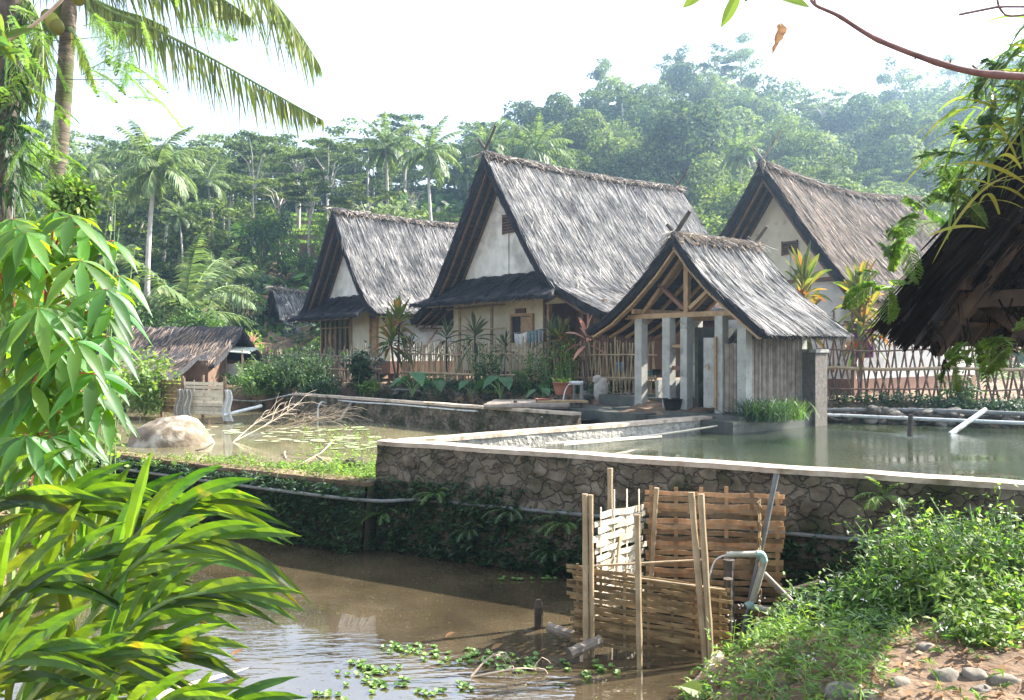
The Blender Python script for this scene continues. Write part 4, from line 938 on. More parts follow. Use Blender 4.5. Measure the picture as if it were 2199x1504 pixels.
# low thicket on the slopes
def thicket(name,matn,n,seed,reg_,size,hgt):
    rs=np.random.RandomState(seed); g=G(); x=rs.uniform(*reg_[0],n); y=rs.uniform(*reg_[1],n); px=1099.5+FP*x/y; k=(px>-300)&(px<2500); 
    if len(reg_)>2: k&=reg_[2](px,y)
    x,y=x[k],y[k]; z=ground(x,y); z=z+np.abs(vnoise(np.stack([x,y,0*x],1),.9,seed))*hgt*rs.uniform(.3,1.2,len(x))
    quads(g,np.stack([x,y,z],1),rs.normal(size=(len(x),3))*.6+A(0,-.2,1),size*rs.uniform(.6,1.4,len(x))*y/60)
    tag(g.build(name,M[matn]),kind='stuff')
thicket('undergrowth','mid',42000,51,((-80,80),(42,118),lambda px,y:~((px>590)&(px<990)&(y>68)&(y<88))),.55,2.2)
thicket('undergrowth','deep',26000,52,((-80,80),(41,118),lambda px,y:~((px>590)&(px<990)&(y>68)&(y<88))),.6,1.8)
# terraced rice field
g=G(); gg=G(); rs=np.random.RandomState(61)
for k in range(7):
    y=68+k*3; x0,x1=(570-1099.5)/FP*y,(1000-1099.5)/FP*y; xs=np.linspace(x0,x1,24); z=max(ground(xs,np.full(24,y+1.5)))*.0+gz((x0+x1)/2,y+1.5)+.9
    yy=y+.5*np.sin(xs*.5+k); f=np.stack([np.stack([xs,yy,0*xs+z-1.3],1),np.stack([xs,yy,0*xs+z],1),np.stack([xs,yy+3.6,0*xs+z],1)],1); sheet(g,f,flip=False)
    n=5000; x=rs.uniform(x0,x1,n); yv=y+.3+rs.rand(n)*3; 
    strands(gg,np.stack([x,yv,np.full(n,z)],1),A(0,0,1)+rs.normal(size=(n,3))*.25,rs.uniform(.25,.5,n),.12)
tag(g.build('rice_terrace',M['soil']),kind='structure'); tag(gg.build('rice_grass',M['bright']),kind='stuff')
# ================================================================ fences
def fence(label,px0,D0,px1,D1,top0,top1,zg,matn,step,slope,hh,rails,seed,lean=0.0,r=.018,name='bamboo_fence'):
    rs=np.random.RandomState(seed); a=W(px0,HZ,D0);b=W(px1,HZ,D1); a[2]=b[2]=0; L=np.linalg.norm(b-a); d=(b-a)/L; nn=A(-d[1],d[0],0)
    t=thing(name,label,'fence',(a[0],a[1],zg)); g=G(); n=int(L/step)
    for i in range(n):
        s=i*step+rs.normal()*step*.25; f=s/L; zt=top0+(top1-top0)*f+rs.normal()*hh*.6; zb_=zg-.1; sg=1 if i%2 else -1
        dx=sg*slope*(zt-zb_)*rs.uniform(.6,1.25)+rs.normal()*.03; p=a+d*(s-dx/2)+nn*(.02*sg); q=a+d*(s+dx/2)+nn*(.02*sg+rs.normal()*.03); p=p+A(0,0,zb_);q=q+A(0,0,zt)
        tube(g,[p,(p+q)/2+rs.normal(size=3)*.015,q],[r*1.1,r,r*rs.uniform(.6,.9)],5)
    g.build('lattice',M[matn],t,world=True)
    for k,(zr,rr) in enumerate(rails):
        g=G(); m=12; P=[a+d*L*j/(m-1)-nn*(.05)+A(0,0,zr+.02*math.sin(j*1.3+k)+rs.normal()*.008) for j in range(m)]; tube(g,P,rr,7); g.build('rail',M[matn if k else 'bamboo'],t,world=True)
    return t
fence('close set bamboo picket fence in front of the window wall of the left house',560,34.6,822,31.8,3.3,3.25,1.75,'bamboo_grey',.075,.05,.14,[(2.45,.03),(3.0,.022)],71,r=.022)
fence('long bamboo fence with leaning pickets before the porch of the largest house',862,30.6,1412,24.1,3.45,3.45,1.85,'bamboo',.07,.08,.09,[(2.38,.04),(3.05,.026)],72,r=.024)
fence('criss cross lattice fence of brown sticks across the white wall of the right house',1752,21.9,2290,20.6,3.55,3.6,1.78,'bamboo_red',.10,.19,.08,[(2.72,.045),(3.2,.024),(2.2,.02)],73,r=.025)
# ================================================================ stones of the terrace edges
rs=np.random.RandomState(81)
def rockproto(seed,matn='rock'):
    g=G(); blob(g,(0,0,0),(.5,.4,.33),.14,2.2,3,seed); o=g.build('edging_stone',M[matn],None,True); return o
rk=[rockproto(i) for i in range(4)]
SL='stones edging the terraces'
first=[True]*4
def stone(x,y,z,s,lab,grp,k=None,rz=None):
    k=rs.randint(4) if k is None else k; o=rk[k]
    if first[k]: first[k]=False
    else: o=o.copy(); COL.objects.link(o)
    o.location=(x,y,z); o.rotation_euler=(rs.normal()*.2,rs.normal()*.2,rs.rand()*6.3); o.scale=(s*rs.uniform(.8,1.3),s*rs.uniform(.8,1.2),s*rs.uniform(.55,.9)); tag(o,lab,'stone',grp)
    if not grp and 'group' in o: del o['group']
    return o
def rowstones(px0,D0,px1,D1,n,z0,z1,s,lab,grp):
    a=W(px0,HZ,D0); b=W(px1,HZ,D1)
    for i in range(n):
        f=rs.rand(); p=a+(b-a)*f; stone(p[0]+rs.normal()*.06,p[1]+rs.normal()*.12,rs.uniform(z0,z1),rs.uniform(.7,1.3)*s,lab,grp)
rowstones(850,30.2,1270,24.3,85,1.5,1.78,.34,'rounded dark stone in the edging between the garden plants and the narrow dark pond','stones edging the garden')
rowstones(1250,24.4,1400,23.2,16,1.75,1.9,.42,'rounded stone at the foot of the fence beside the shelter','stones by the shelter')
rowstones(1760,21.2,2230,19.3,75,1.42,1.72,.33,'rounded stone in the bank under the lattice fence','stones below the lattice fence')
# ================================================================ pipes, hoses, canes
def pipe(pts,r,matn,label,cat='pipe',n=24,name='pipe',group=None,smooth=True):
    g=G(); tube(g,spline(pts,n),r,8); return single(g,name,M[matn],label,cat,base=pts[0],smooth=smooth,group=group)
mw=lambda px,py,D:W(px,py,D)
d1=nrm(PR-PA); nw=A(-d1[1],d1[0]) ; nw=-nw if nw[1]>0 else nw
def onwall(t,z,o=.2): p=PA+(PR-PA)*t+nw*(o+.16*(1.72-z)/2.3); return A(p[0],p[1],z)
pipe([A(-8.3,16.9,.86),A(-5.2,14.85,.85),A(-2.4,13.2,.84)]+[onwall(t,.84+.12*t,.22) for t in (.1,.3,.5,.7,.88)],.028,'pipe','long thin grey pipe fixed along the foot of the stone wall and the mossy dam','pipe',60)
pipe([A(6.85,20.6,1.62),A(8.0,20.5,1.6),A(9.6,19.4,1.6),A(11.4,18.2,1.6),A(15,16.0,1.6)],.04,'pvc','white pipe running along the far edge of the right pond','pipe')
pipe([A(7.2,20.9,1.70),A(8.6,20.75,1.72),A(10.4,19.9,1.75),A(13.4,17.9,1.72)],.05,'pipe','dark pipe lying just behind the white pipe of the right pond','pipe')
pipe([mw(1640,808,19.3),mw(1700,846,19.9),mw(1768,888,20.6)],.05,'pipe','dark slanting downpipe from the bamboo screen to the white pipe','pipe')
pipe([mw(2116,880,18.7),A(*GZ(2040,933,1.38))],.055,'pvc','short pale pipe sloping down into the right pond','pipe')
pipe([mw(1170,953,14.9),mw(1380,938,17),mw(1598,906,18.6)],.022,'bamboo_pale_sunlit','thin pale cane lying in the pond along the rendered wall','cane')
pipe([mw(1210,956,14.4),mw(1300,948,15.4),mw(1420,938,16.6)],.02,'bamboo_pale_sunlit','shorter cane floating beside the thin pale cane','cane')
g=G(); tube(g,[mw(1954,938,17.0),mw(1955,905,17.0),mw(1956,890,17.0)],[.055,.05,.05],8); single(g,'wooden_stake',M['bark'],'dark stake standing in the right pond','stake')
pipe([mw(485,858,30),mw(560,861,30.5),mw(640,846,29.0),mw(700,856,27.6),mw(765,864,26),mw(850,869,24.6),mw(1000,882,22.5),mw(1100,886,21.4),mw(1170,897,20.5)],.022,'pvc','light hose sagging along the front of the far pond wall','hose',60)
pipe([mw(880,842,29),mw(980,852,28.2),mw(1060,866,26.5),mw(1240,862,25),],.028,'bamboo_grey','grey pole lying along the back of the narrow dark pond','pole')
pipe([mw(850,836,29.6),mw(960,842,28.8),mw(1090,850,27.2),mw(1250,852,25.2)],.03,'pipe','black water pipe on the stones behind the narrow dark pond','pipe')
pipe([mw(755,866,26.3),mw(728,905,25.6)],.05,'bamboo_grey','short board propped against the far pond wall','board')
# little spout on the far wall
pipe([mw(700,866,27),mw(690,864,26.6),mw(683,875,26.5)],.025,'pvc','small white overflow spout in the far pond wall','pipe')
g=G(); tube(g,[mw(683,876,26.5),mw(682,898,26.45)],[.02,.035],6); single(g,'water_jet',M['flower'],'thin jet of water falling from the overflow spout','water')
# ================================================================ wash place: spout, raft, bucket, sack, pots
SP=thing('water_spout','white topped water spout pipe pouring beside the wooden raft','spout',mw(1249,880,22.2))
g=G(); tube(g,[mw(1249,882,22.2),mw(1249,824,22.2)],.05,8); g.build('standpipe',M['pipe'],SP,world=True)
g=G(); tube(g,[mw(1252,823,22.2),mw(1222,823,22.2)],.055,8); g.build('spout_arm',M['pvc'],SP,world=True)
g=G(); P=spline([mw(1222,825,22.2),mw(1214,838,22.2),mw(1209,860,22.2),mw(1207,876,22.2)],10); tube(g,P,np.linspace(.012,.026,10),6); g.build('water_jet',M['flower'],SP,world=True)
g=G(); tube(g,[mw(1233,882,22.5),mw(1233,828,22.5)],.035,6); g.build('side_post',M['pipe'],SP,world=True)
RF=thing('wooden_raft','flat raft of weathered poles floating at the edge of the narrow pond','raft',mw(1150,880,22.3))
rs=np.random.RandomState(84)
for k in range(9):
    g=G(); D=21.3+k*.22; tube(g,[A(-.3+k*.02-.02*D+.1*rs.rand(),D,1.76),A(1.35+.2*rs.rand(),D+.06,1.765)],.075,7); g.build('pole',M['bamboo_grey'],RF,world=True)
g=G(); box(g,A(1.3,21.9,1.86),(1.3,.5,.05),.1); g.build('plank',M['timber'],RF,world=True)
g=G(); tube(g,[mw(1107,880,21.8),mw(1107,860,21.8)],.05,7); g.build('mooring_post',M['bark'],RF,world=True)
def bucket(c,r,h,matn,label,cat='bucket',rim=None,name='bucket'):
    t=thing(name,label,cat,c); g=G(); an=np.linspace(0,2*math.pi,21)[:-1]
    prof=[(r*.75,0),(r*.9,h*.5),(r,h),(r*1.06,h),(r*1.06,h*.94),(r*.93,h*.9),(r*.7,h*.12),(0.01,h*.1)]
    V=np.array([[q*math.cos(a),q*math.sin(a),z] for q,z in prof for a in an]); n=20; F=[[i*n+j,i*n+(j+1)%n,(i+1)*n+(j+1)%n,(i+1)*n+j] for i in range(len(prof)-1) for j in range(n)]
    g.add(V,F); g.build('vessel',M[matn],t,smooth=True)
    return t
M['terracotta']=mat('red_brown_plastic',[(.30,.11,.07),(.38,.16,.10)],scale=6,rough=.5)
M['teal']=mat('teal_plastic',[(.06,.17,.15),(.09,.22,.19)],scale=6,rough=.4)
M['blue']=mat('blue_cloth',[(.10,.25,.40),(.18,.35,.5)],scale=6,rough=.8)
M['purple']=mat('purple_cloth',[(.22,.08,.22),(.34,.15,.30)],scale=5,rough=.9,trans=.3)
M['paleblue']=mat('pale_blue_cloth',[(.30,.36,.46),(.42,.46,.52)],scale=5,rough=.9,trans=.3)
M['teal_cloth']=mat('faded_teal_cloth',[(.12,.20,.22),(.30,.36,.36)],scale=9,rough=.9,trans=.3)
M['whitecloth']=mat('white_cloth',[(.6,.6,.58),(.75,.74,.72)],scale=5,rough=.9,trans=.3)
M['sack']=mat('dirty_sackcloth',[(.30,.27,.23),(.52,.48,.43)],scale=7,rough=.95,bump=.6)
M['sheetroof']=mat('pale_sheet_roof',[(.42,.44,.36),(.58,.60,.50)],scale=5,rough=.6)
M['orange']=mat('orange_bloom',[(.70,.18,.04),(.8,.35,.08)],scale=5,rough=.7)
bucket(mw(1165,876,22.0)+A(0,0,.02),.19,.22,'terracotta','red brown plastic bowl on the raft','bowl')
bucket(mw(1410,806,22.9),.13,.16,'dark','small dark bucket on the partition behind the first shelter post')
bucket(mw(1396,806,22.9),.10,.12,'teal','small teal tub next to the dark bucket','tub')
bucket(bl(1.22,-.2,1.75),.24,.28,'dark','black basin on the shelter floor between the second and third post','basin')
g=G(); blob(g,bl(1.34,.15,1.98),(.09,.09,.2),.1,3,2,4); single(g,'plastic_bottle',M['paleblue'],'pale blue plastic container behind the black basin','container')
g=G(); blob(g,mw(1290,838,23.2),(.2,.18,.34),.12,4,3,5); blob(g,mw(1283,816,23.2),(.13,.12,.13),.3,6,3,6); blob(g,mw(1296,819,23.2),(.1,.09,.1),.3,6,3,8); single(g,'sack',M['sack'],'white dirty sack with an open crumpled top standing before the fence','sack',smooth=True)
bucket(mw(1210,838,23.4)-A(0,0,.12),.3,.34,'terracotta','brown planter with a bright green tuft behind the spout','planter')
g=G(); k=60; rs=np.random.RandomState(4); leaves(g,mw(1207,822,23.4)+rs.normal(size=(k,3))*A(.1,.1,.03),rs.normal(size=(k,3))*.7+A(0,0,.6),A(0,0,1)+rs.normal(size=(k,3))*.4,.15,.07,seg=2); single(g,'potted_plant',M['bright'],'bright green tuft of leaves in the brown planter','plant')
# washing on a line
def cloth(pts4,sag,matn,label,cat,seed,name='hanging_cloth'):
    a,b,c,d=[np.asarray(p,float) for p in pts4]; s=np.linspace(0,1,18)[:,None,None]; t=np.linspace(0,1,12)[None,:,None]
    P=(a*(1-s)+b*s)*(1-t)+(d*(1-s)+c*s)*t; P=P+A(0,1,0)*(.05*np.sin(s*19+seed)*(.3+t))+A(0,0,-1)*sag*np.sin(math.pi*s)*(1-t)
    g=G(); sheet(g,P); g2=G(); sheet(g2,P+A(0,.012,0),flip=True); g.merge(g2); return single(g,name,M[matn],label,cat,smooth=True)
cloth([mw(1104,716,27.5),mw(1132,712,27.2),mw(1132,742,27.2),mw(1106,746,27.5)],.05,'whitecloth','white cloth on the washing line behind the garden shrubs','laundry',1)
cloth([mw(1133,712,27.2),mw(1156,707,27.0),mw(1156,745,27.0),mw(1134,748,27.2)],.03,'teal_cloth','faded teal cloth right of the white cloth on the line','laundry',2)
cloth([mw(1157,707,26.9),mw(1164,706,26.8),mw(1164,735,26.8),mw(1158,736,26.9)],.0,'paleblue','narrow pale cloth at the right end of the washing line','laundry',3)
g=G(); tube(g,spline([mw(1088,714,27.6),mw(1130,713,27.25),mw(1200,700,26.6)],12),.012,5); single(g,'clothes_line',M['pipe'],'thin washing line strung before the porch','line')
cloth([mw(1832,694,22.6),mw(1878,694,22.5),mw(1874,768,22.5),mw(1834,770,22.6)],.04,'purple','purple cloth hung behind the lattice fence','laundry',5)
g=G(); tube(g,[mw(1812,692,22.7),mw(1900,694,22.5)],.035,6); tube(g,[mw(1791,668,22.6),mw(1790,800,22.6)],.03,6); single(g,'drying_rack',M['bamboo_red'],'brown stick rack that carries the purple cloth','rack')
rs=np.random.RandomState(6); g=G(); k=40; leaves(g,mw(1834,742,22.2)+rs.normal(size=(k,3))*A(.12,.1,.09),rs.normal(size=(k,3)),rs.normal(size=(k,3)),.12,.08,seg=2); single(g,'orange_flowers',M['orange'],'orange blooms beside the purple cloth','flowers')
cloth([mw(1318,778,25),mw(1336,777,25),mw(1335,800,25),mw(1319,802,25)],.02,'blue','small blue cloth hanging on the fence left of the shelter','laundry',6)
# ================================================================ rosette plants
def strap_plant(name,seed,matn,H=1.2,n=26,L=.62,w=.085,stem='bark',up=.55,heads=1):
    rs=np.random.RandomState(seed); t=thing(name,'x','plant'); g=G(); gl=G()
    for h in range(heads):
        o=A(*(rs.normal(size=2)*.12*(h>0)),0); top=A(o[0]*2.2+.05,o[1]*2.2,H*(1-.25*h)); tube(g,[A(0,0,0),top*.5+o*.2,top],[.03,.026,.022],6)
        m=n; q=np.linspace(0,1,m); az=np.arange(m)*2.4+rs.rand(); el=np.interp(q,[0,1],[-.35,1.35])+rs.normal(size=m)*.12
        D=np.stack([np.cos(az)*np.cos(el),np.sin(az)*np.cos(el),np.sin(el)],1); P=top+A(0,0,1)*(q[:,None]-.7)*.28
        leaves(gl,P,D,A(0,0,1)+D*.3+rs.normal(size=(m,3))*.25,L*rs.uniform(.75,1.15,m),w,seg=6,droop=(.1+.35*(1-q)),fold=.22,prof=(.25,.55,.9,1,.75,.05))
    g.build('stem',M[stem],t); gl.build('foliage',M[matn],t); return t
CP={'g':[strap_plant('cordyline',1,'cordy',1.2,34,.55,.10,heads=2),1.65,False],'d':[strap_plant('cordyline',2,'cordydark',1.2,22,.62,.075),1.75,False],'r':[strap_plant('cordyline',3,'cordyred',1.0,14,.5,.09),1.4,False]}
def cord(k,px,top,D,zg,lab,rz=0,wide=1.0):
    root,h,used=CP[k]; z=zg; s=(W(px,top,D)[2]-z)/h; p=W(px,top,D); o=root if not used else dup(root,(0,0,0))
    CP[k][2]=True; o.location=(p[0],p[1],z); o.scale=(s*wide,s*wide,s); o.rotation_euler=(0,0,rz); tag(o,lab,'plant')
cord('g',853,640,30,1.9,'tall cordyline with yellow green head before the corner of the left house',.3,.8)
cord('d',880,708,30.5,1.9,'dark spiky plant low at the left end of the long bamboo fence',1,.9)
cord('d',960,675,29.5,1.9,'dark cordyline before the left edge of the largest house',2,.8)
cord('d',1024,666,28.6,1.9,'spreading dark cordyline between the trellis poles',3.4,1.0)
cord('d',1082,706,27.6,1.9,'small dark red cordyline left of the washing',.6)
cord('d',1183,668,26,1.9,'dark cordyline at the porch post',5,.7)
cord('g',1207,680,25.6,1.9,'pale lit cordyline right of the porch post',2.5,.7)
cord('r',1258,672,24.6,1.9,'red and white lit cordyline beside the shelter eave',1.2,.9)
cord('g',1728,532,22.8,1.8,'tall glowing orange and green cordyline between the two right roofs',4,.62)
cord('g',1846,556,22.4,1.8,'cordyline with orange tips left of the dark foreground roof',1,.62)
cord('r',542,712,40,1.9,'small orange cordyline left of the dark shrubs',2)
cord('r',575,738,38,1.9,'low red leaved plant beside the small orange cordyline',3)
# ---------------------------------------------------------------- taro
def taro(seed,n=5,S=1.0):
    rs=np.random.RandomState(seed); t=thing('taro_plant','x','plant'); g=G(); gl=G()
    for i in range(n):
        az=i*2.4+rs.rand(); r=rs.uniform(.25,.6)*S; h=rs.uniform(.45,.95)*S; q=A(r*math.cos(az),r*math.sin(az),h); tube(g,spline([(0,0,0),(q[0]*.35,q[1]*.35,h*.7),q],7),.016*S,5)
        D=nrm(A(math.cos(az),math.sin(az),-.55)); N=nrm(A(math.cos(az)*.6,math.sin(az)*.6,1)); Lf=rs.uniform(.5,.75)*S
        leaves(gl,[q-D*Lf*.3],[D],[N],[Lf],[Lf*.72],seg=10,droop=.12,fold=.10,prof=(.35,.85,.98,1,.95,.84,.68,.5,.32,.15,.02),wave=.012)
    g.build('stalk',M['greenstem'],t); gl.build('leaf_blades',M['taro'],t); return t
TR=taro(1,5); used=[False]
def taro_at(px,top,D,zg,lab,rz=0,group=None):
    p=W(px,top,D); s=(p[2]-zg)/1.0; o=TR if not used[0] else dup(TR,(0,0,0)); used[0]=True; o.location=(p[0],p[1],zg); o.scale=(s,s,s); o.rotation_euler=(0,0,rz); tag(o,lab,'plant')
for i,a in enumerate([(885,782,26.6,1.7,'taro with an upright leaf at the left end of the garden stones'),(1075,778,25.6,1.7,'largest taro with broad drooping leaves before the middle of the fence'),(1165,816,24.2,1.7,'taro leaning over the dark pond left of the spout'),(935,790,27.5,1.7,'taro between the two biggest leaf clumps'),(1010,806,26.6,1.7,'small taro left of the largest taro')]): taro_at(*a,rz=i*1.3)
# ---------------------------------------------------------------- weeds
def weeds(g,P,H,nl,L,w,rs,lean=.35,spread=1.0,dr=.3,seg=2,dirb=None,gs=None):
    n=len(P); S=nrm(A(0,0,1)+rs.normal(size=(n,3))*lean+(0 if dirb is None else dirb)); Hn=H*rs.uniform(.5,1.3,n)
    t=rs.rand(n,nl)*.9+.1; Q=P[:,None,:]+S[:,None,:]*(Hn[:,None]*t)[...,None]; D=rs.normal(size=(n,nl,3))*A(1,1,.35)*spread+S[:,None,:]*.55
    m=n*nl; leaves(g,Q.reshape(m,3),D.reshape(m,3),(A(0,0,1)+rs.normal(size=(m,3))*.45),L*rs.uniform(.5,1.2,m),w*rs.uniform(.7,1.2,m),seg=seg,droop=dr,prof=(.15,.9,.7,.03))
    if gs is not None: strands(gs,P,S,Hn,.008)
def shrub_at(px,top,D,zg,w_,n,matn,lab,seed,L=.13,name='garden_shrub',lw=.055):
    rs=np.random.RandomState(seed); p=W(px,top,D); H=p[2]-zg; t=thing(name,lab,'shrub',(p[0],p[1],zg)); g=G(); gs=G()
    B=np.c_[rs.normal(size=(n,2))*w_*.25,np.zeros(n)]; S=nrm(np.c_[rs.normal(size=(n,2))*w_*.55/max(H,.3),np.ones(n)]); Hn=H*rs.uniform(.45,1.0,n); nl=30
    for b,s,h in zip(B,S,Hn): tube(gs,[b,b+s*h*.5+rs.normal(size=3)*.03,b+s*h],[.014,.01,.005],4,cap=False)
    tt=rs.rand(n,nl)**.7; Q=B[:,None]+S[:,None]*(Hn[:,None]*tt)[...,None]+rs.normal(size=(n,nl,3))*.07; m=n*nl
    leaves(g,Q.reshape(m,3),rs.normal(size=(m,3))*A(1,1,.5)+A(0,0,.15),A(0,0,1)+rs.normal(size=(m,3))*.5,L*rs.uniform(.6,1.3,m),lw,seg=2,droop=.25)
    gs.build('stems',M['greenstem'],t); g.build('foliage',M[matn],t); return t
shrub_at(1030,728,26.6,1.85,.6,17,'deep','tall leafy shrub in front of the trellis poles',1)
shrub_at(1062,735,26.4,1.85,.5,12,'deep','bushy shrub just right of the trellis',2)
shrub_at(1135,738,26,1.85,.6,16,'mid','shrub half covering the washing',3)
shrub_at(1180,745,25.5,1.85,.6,16,'mid','leafy shrub below the porch post',4)
shrub_at(1215,728,25.2,1.85,.5,16,'bright','thin shrub with bright top leaves beside the pale cordyline',5)
shrub_at(620,742,31,1.7,1.7,90,'deep','large dark shrub over the left picket fence',6,L=.17)
shrub_at(560,765,30.5,1.6,1.5,80,'mid','reddish green shrub at the left end of the picket fence',7,L=.15)
shrub_at(668,738,31.4,1.7,.9,40,'deep','dark shrub under the window of the left house',8,L=.17)
shrub_at(690,800,30.4,1.6,1.2,50,'deep','low dark shrub before the picket fence',15,L=.16)
shrub_at(775,728,30.6,1.8,.55,16,'deep','papaya like plant with spreading leaves before the left house door',9,L=.28,lw=.14)
shrub_at(795,812,30,1.7,.6,20,'bright','small lit shrub at the stilt foot of the left house',10)
shrub_at(2060,800,20.8,1.75,.45,12,'mid','young leafy plant growing in front of the lattice fence',11,L=.2)
shrub_at(320,735,27,1.2,1.3,50,'bright','bright leafy shrub in front of the long low hut roof',12,L=.2,lw=.1)
# low growth on the banks (uncountable)
rs=np.random.RandomState(91)
def bandpts(px0,D0,px1,D1,n,wd):
    f=rs.rand(n); a=W(px0,HZ,D0);b=W(px1,HZ,D1); P=a+(b-a)*f[:,None]+np.c_[rs.normal(size=(n,2))*wd,np.zeros(n)]; P[:,2]=ground(P[:,0],P[:,1]); return P
g=G(); weeds(g,bandpts(840,30,1290,24.2,900,.35),.3,7,.16,.07,rs); weeds(g,bandpts(1765,21.3,2240,19.8,1500,.4),.22,7,.12,.05,rs); weeds(g,bandpts(540,31,850,30,700,.5),.35,7,.16,.07,rs)
tag(g.build('bank_greenery',M['deep']),kind='stuff')
g=G(); 
P=np.c_[rs.uniform(-16,-7.5,3500),rs.uniform(4,19,3500),np.zeros(3500)]; P[:,2]=ground(P[:,0],P[:,1]); P=P[P[:,2]>.2]; weeds(g,P,.3,6,.2,.06,rs)
P=np.c_[rs.uniform(-8,-5.2,1300),rs.uniform(6,18,1300),np.zeros(1300)]; P[:,2]=ground(P[:,0],P[:,1]); P=P[P[:,2]>.02]; weeds(g,P,.22,6,.14,.05,rs)
P=np.c_[rs.uniform(-40,-9,5000),rs.uniform(30,46,5000),np.zeros(5000)]; P[:,2]=ground(P[:,0],P[:,1]);P=P[P[:,2]>1.6]; weeds(g,P,.45,5,.3,.12,rs)
P=np.c_[rs.uniform(-12,3,3000),rs.uniform(40,54,3000),np.zeros(3000)]; P[:,2]=ground(P[:,0],P[:,1]); weeds(g,P,.6,6,.3,.13,rs)
P=np.c_[rs.uniform(9,40,3500),rs.uniform(22,44,3500),np.zeros(3500)]; P[:,2]=ground(P[:,0],P[:,1]);k=~((P[:,0]<22)&(P[:,1]<34)); weeds(g,P[k],.35,5,.28,.1,rs)
tag(g.build('bank_grass',M['mid']),kind='stuff')
# grass tufts by the shelter
def tuft(c,r,h,n,matn,lab,seed,name='grass_tuft'):
    rs=np.random.RandomState(seed); g=G(); az=rs.rand(n)*6.3; D=np.stack([np.cos(az)*rs.uniform(.1,.9,n),np.sin(az)*rs.uniform(.1,.9,n),np.ones(n)],1)
    leaves(g,np.asarray(c)+rs.normal(size=(n,3))*A(r,r,.02)*.3,D,rs.normal(size=(n,3)),h*rs.uniform(.6,1.2,n),.02,seg=4,droop=.4,prof=(.8,1,.7,.05)); return single(g,name,M[matn],lab,'grass',base=c)
tuft(mw(1638,905,18.4),.75,.85,560,'deep','dark green grass tuft beside the white shelter post',1); tuft(mw(1688,900,19.0),.7,.8,420,'mid','lighter grass tuft under the slanting dark pipe',2)
# ================================================================ middle pond
g=G(); c=GZ(345,958,1.0); blob(g,A(c[0]+.08,c[1]+.4,.80),(1.0,.75,.86),.2,1.9,4,23); single(g,'boulder',M['boulder'],'big rounded brown boulder with pale lichen in the middle pond','boulder',smooth=True)
g=G(); blob(g,GZ(762,1000,1.02),(.26,.18,.17),.25,3,3,4); single(g,'driftwood',M['bark'],'lump of dark wood among the bright weeds of the middle pond','wood')
def woven(g,o,e,up,Lw,Hh,n,nv,rs,amp=.018,sh=.82,jit=.02,gap=None,rag=.05):
    e=nrm(e);up=nrm(up);nn=np.cross(e,up); hs=Hh/n
    for i in range(n):
        m=nv*5+1; s=np.linspace(0,1,m); a0=-rs.rand()*rag; a1=1+rs.rand()*rag; s2=a0+(a1-a0)*s; ph=(i%2)*math.pi
        y=(i+.5)*hs+rs.normal()*jit*hs*3; w=hs*sh*rs.uniform(.75,1.08); off=amp*np.cos(math.pi*s2*nv+ph)
        C=o+e*(s2*Lw)[:,None]+up*y+nn*off[:,None]+up*(rs.normal()*.006*np.sin(s2*3+i))[:,None]; th=.004
        Q=np.stack([C-up*w/2+nn*th,C+up*w/2+nn*th,C+up*w/2-nn*th,C-up*w/2-nn*th,C-up*w/2+nn*th],1); sheet(g,Q)
def uprights(g,o,e,up,Lw,Hh,nv,rs,w=.03,over=.12):
    e=nrm(e);up=nrm(up)
    for k in range(nv+1):
        b=o+e*Lw*(k/nv)*.96+e*.02*Lw; bar(g,b-up*.02,b+up*(Hh+rs.rand()*over),w,.009,up=np.cross(e,up))
PV=thing('pond_cubicle','small woven bamboo cubicle, its front painted sunlit pale, standing on stakes in the middle pond','cubicle',(-8.8,25.9,1.0))
rs=np.random.RandomState(95)
for nm,a,b,zt,m_ in (('woven_panel',mw(395,HZ,26.0),mw(481,HZ,25.4),2.22,'bamboo_pale_sunlit'),('side_panel',mw(348,HZ,27.0),mw(392,HZ,26.1),2.25,'bamboo_low')):
    a[2]=b[2]=1.22; g=G(); woven(g,a,b-a,A(0,0,1),np.linalg.norm(b-a),zt-1.22,9,4,rs,sh=.95); uprights(g,a,b-a,A(0,0,1),np.linalg.norm(b-a),zt-1.2,4,rs); g.build(nm,M[m_],PV,world=True)
for px,D in ((392,26),(483,25.4),(348,27),(436,26.9)):
    g=G(); p=mw(px,HZ,D); tube(g,[A(p[0],p[1],.5),A(p[0],p[1],2.4)],.05,7); g.build('stake',M['bamboo_red'],PV,world=True)
for px,D,m_ in ((386,25.9,'sack'),(402,25.7,'sack'),(489,25.3,'whitecloth')):
    g=G(); p=mw(px,HZ,D); s=np.linspace(0,1,10)[:,None]; t=np.linspace(0,1,9)[None,:]; P=np.stack([p[0]+(s-.5)*(.2+.12*t)+.05*np.sin(t*7),p[1]+.05*np.sin(s*12)+0*t,2.0-t*.95+0*s],-1); sheet(g,P); g.build('rag',M[m_],PV,world=True)
cp=mw(310,HZ,27.2); g=G(); box(g,A(cp[0]+.2,27.6,1.55),(1.6,.08,.75)); box(g,A(cp[0]-.65,27.55,1.55),(.12,.14,.8)); single(g,'hut_screen',M['bamboo_pale_sunlit'],'low pale grey screen between the boulder and the long hut','screen')
g=G(); tube(g,[mw(480,892,25.2),mw(562,872,26.2)],.05,8); single(g,'white_pole',M['pvc'],'white pole lying by the woven cubicle','pole')
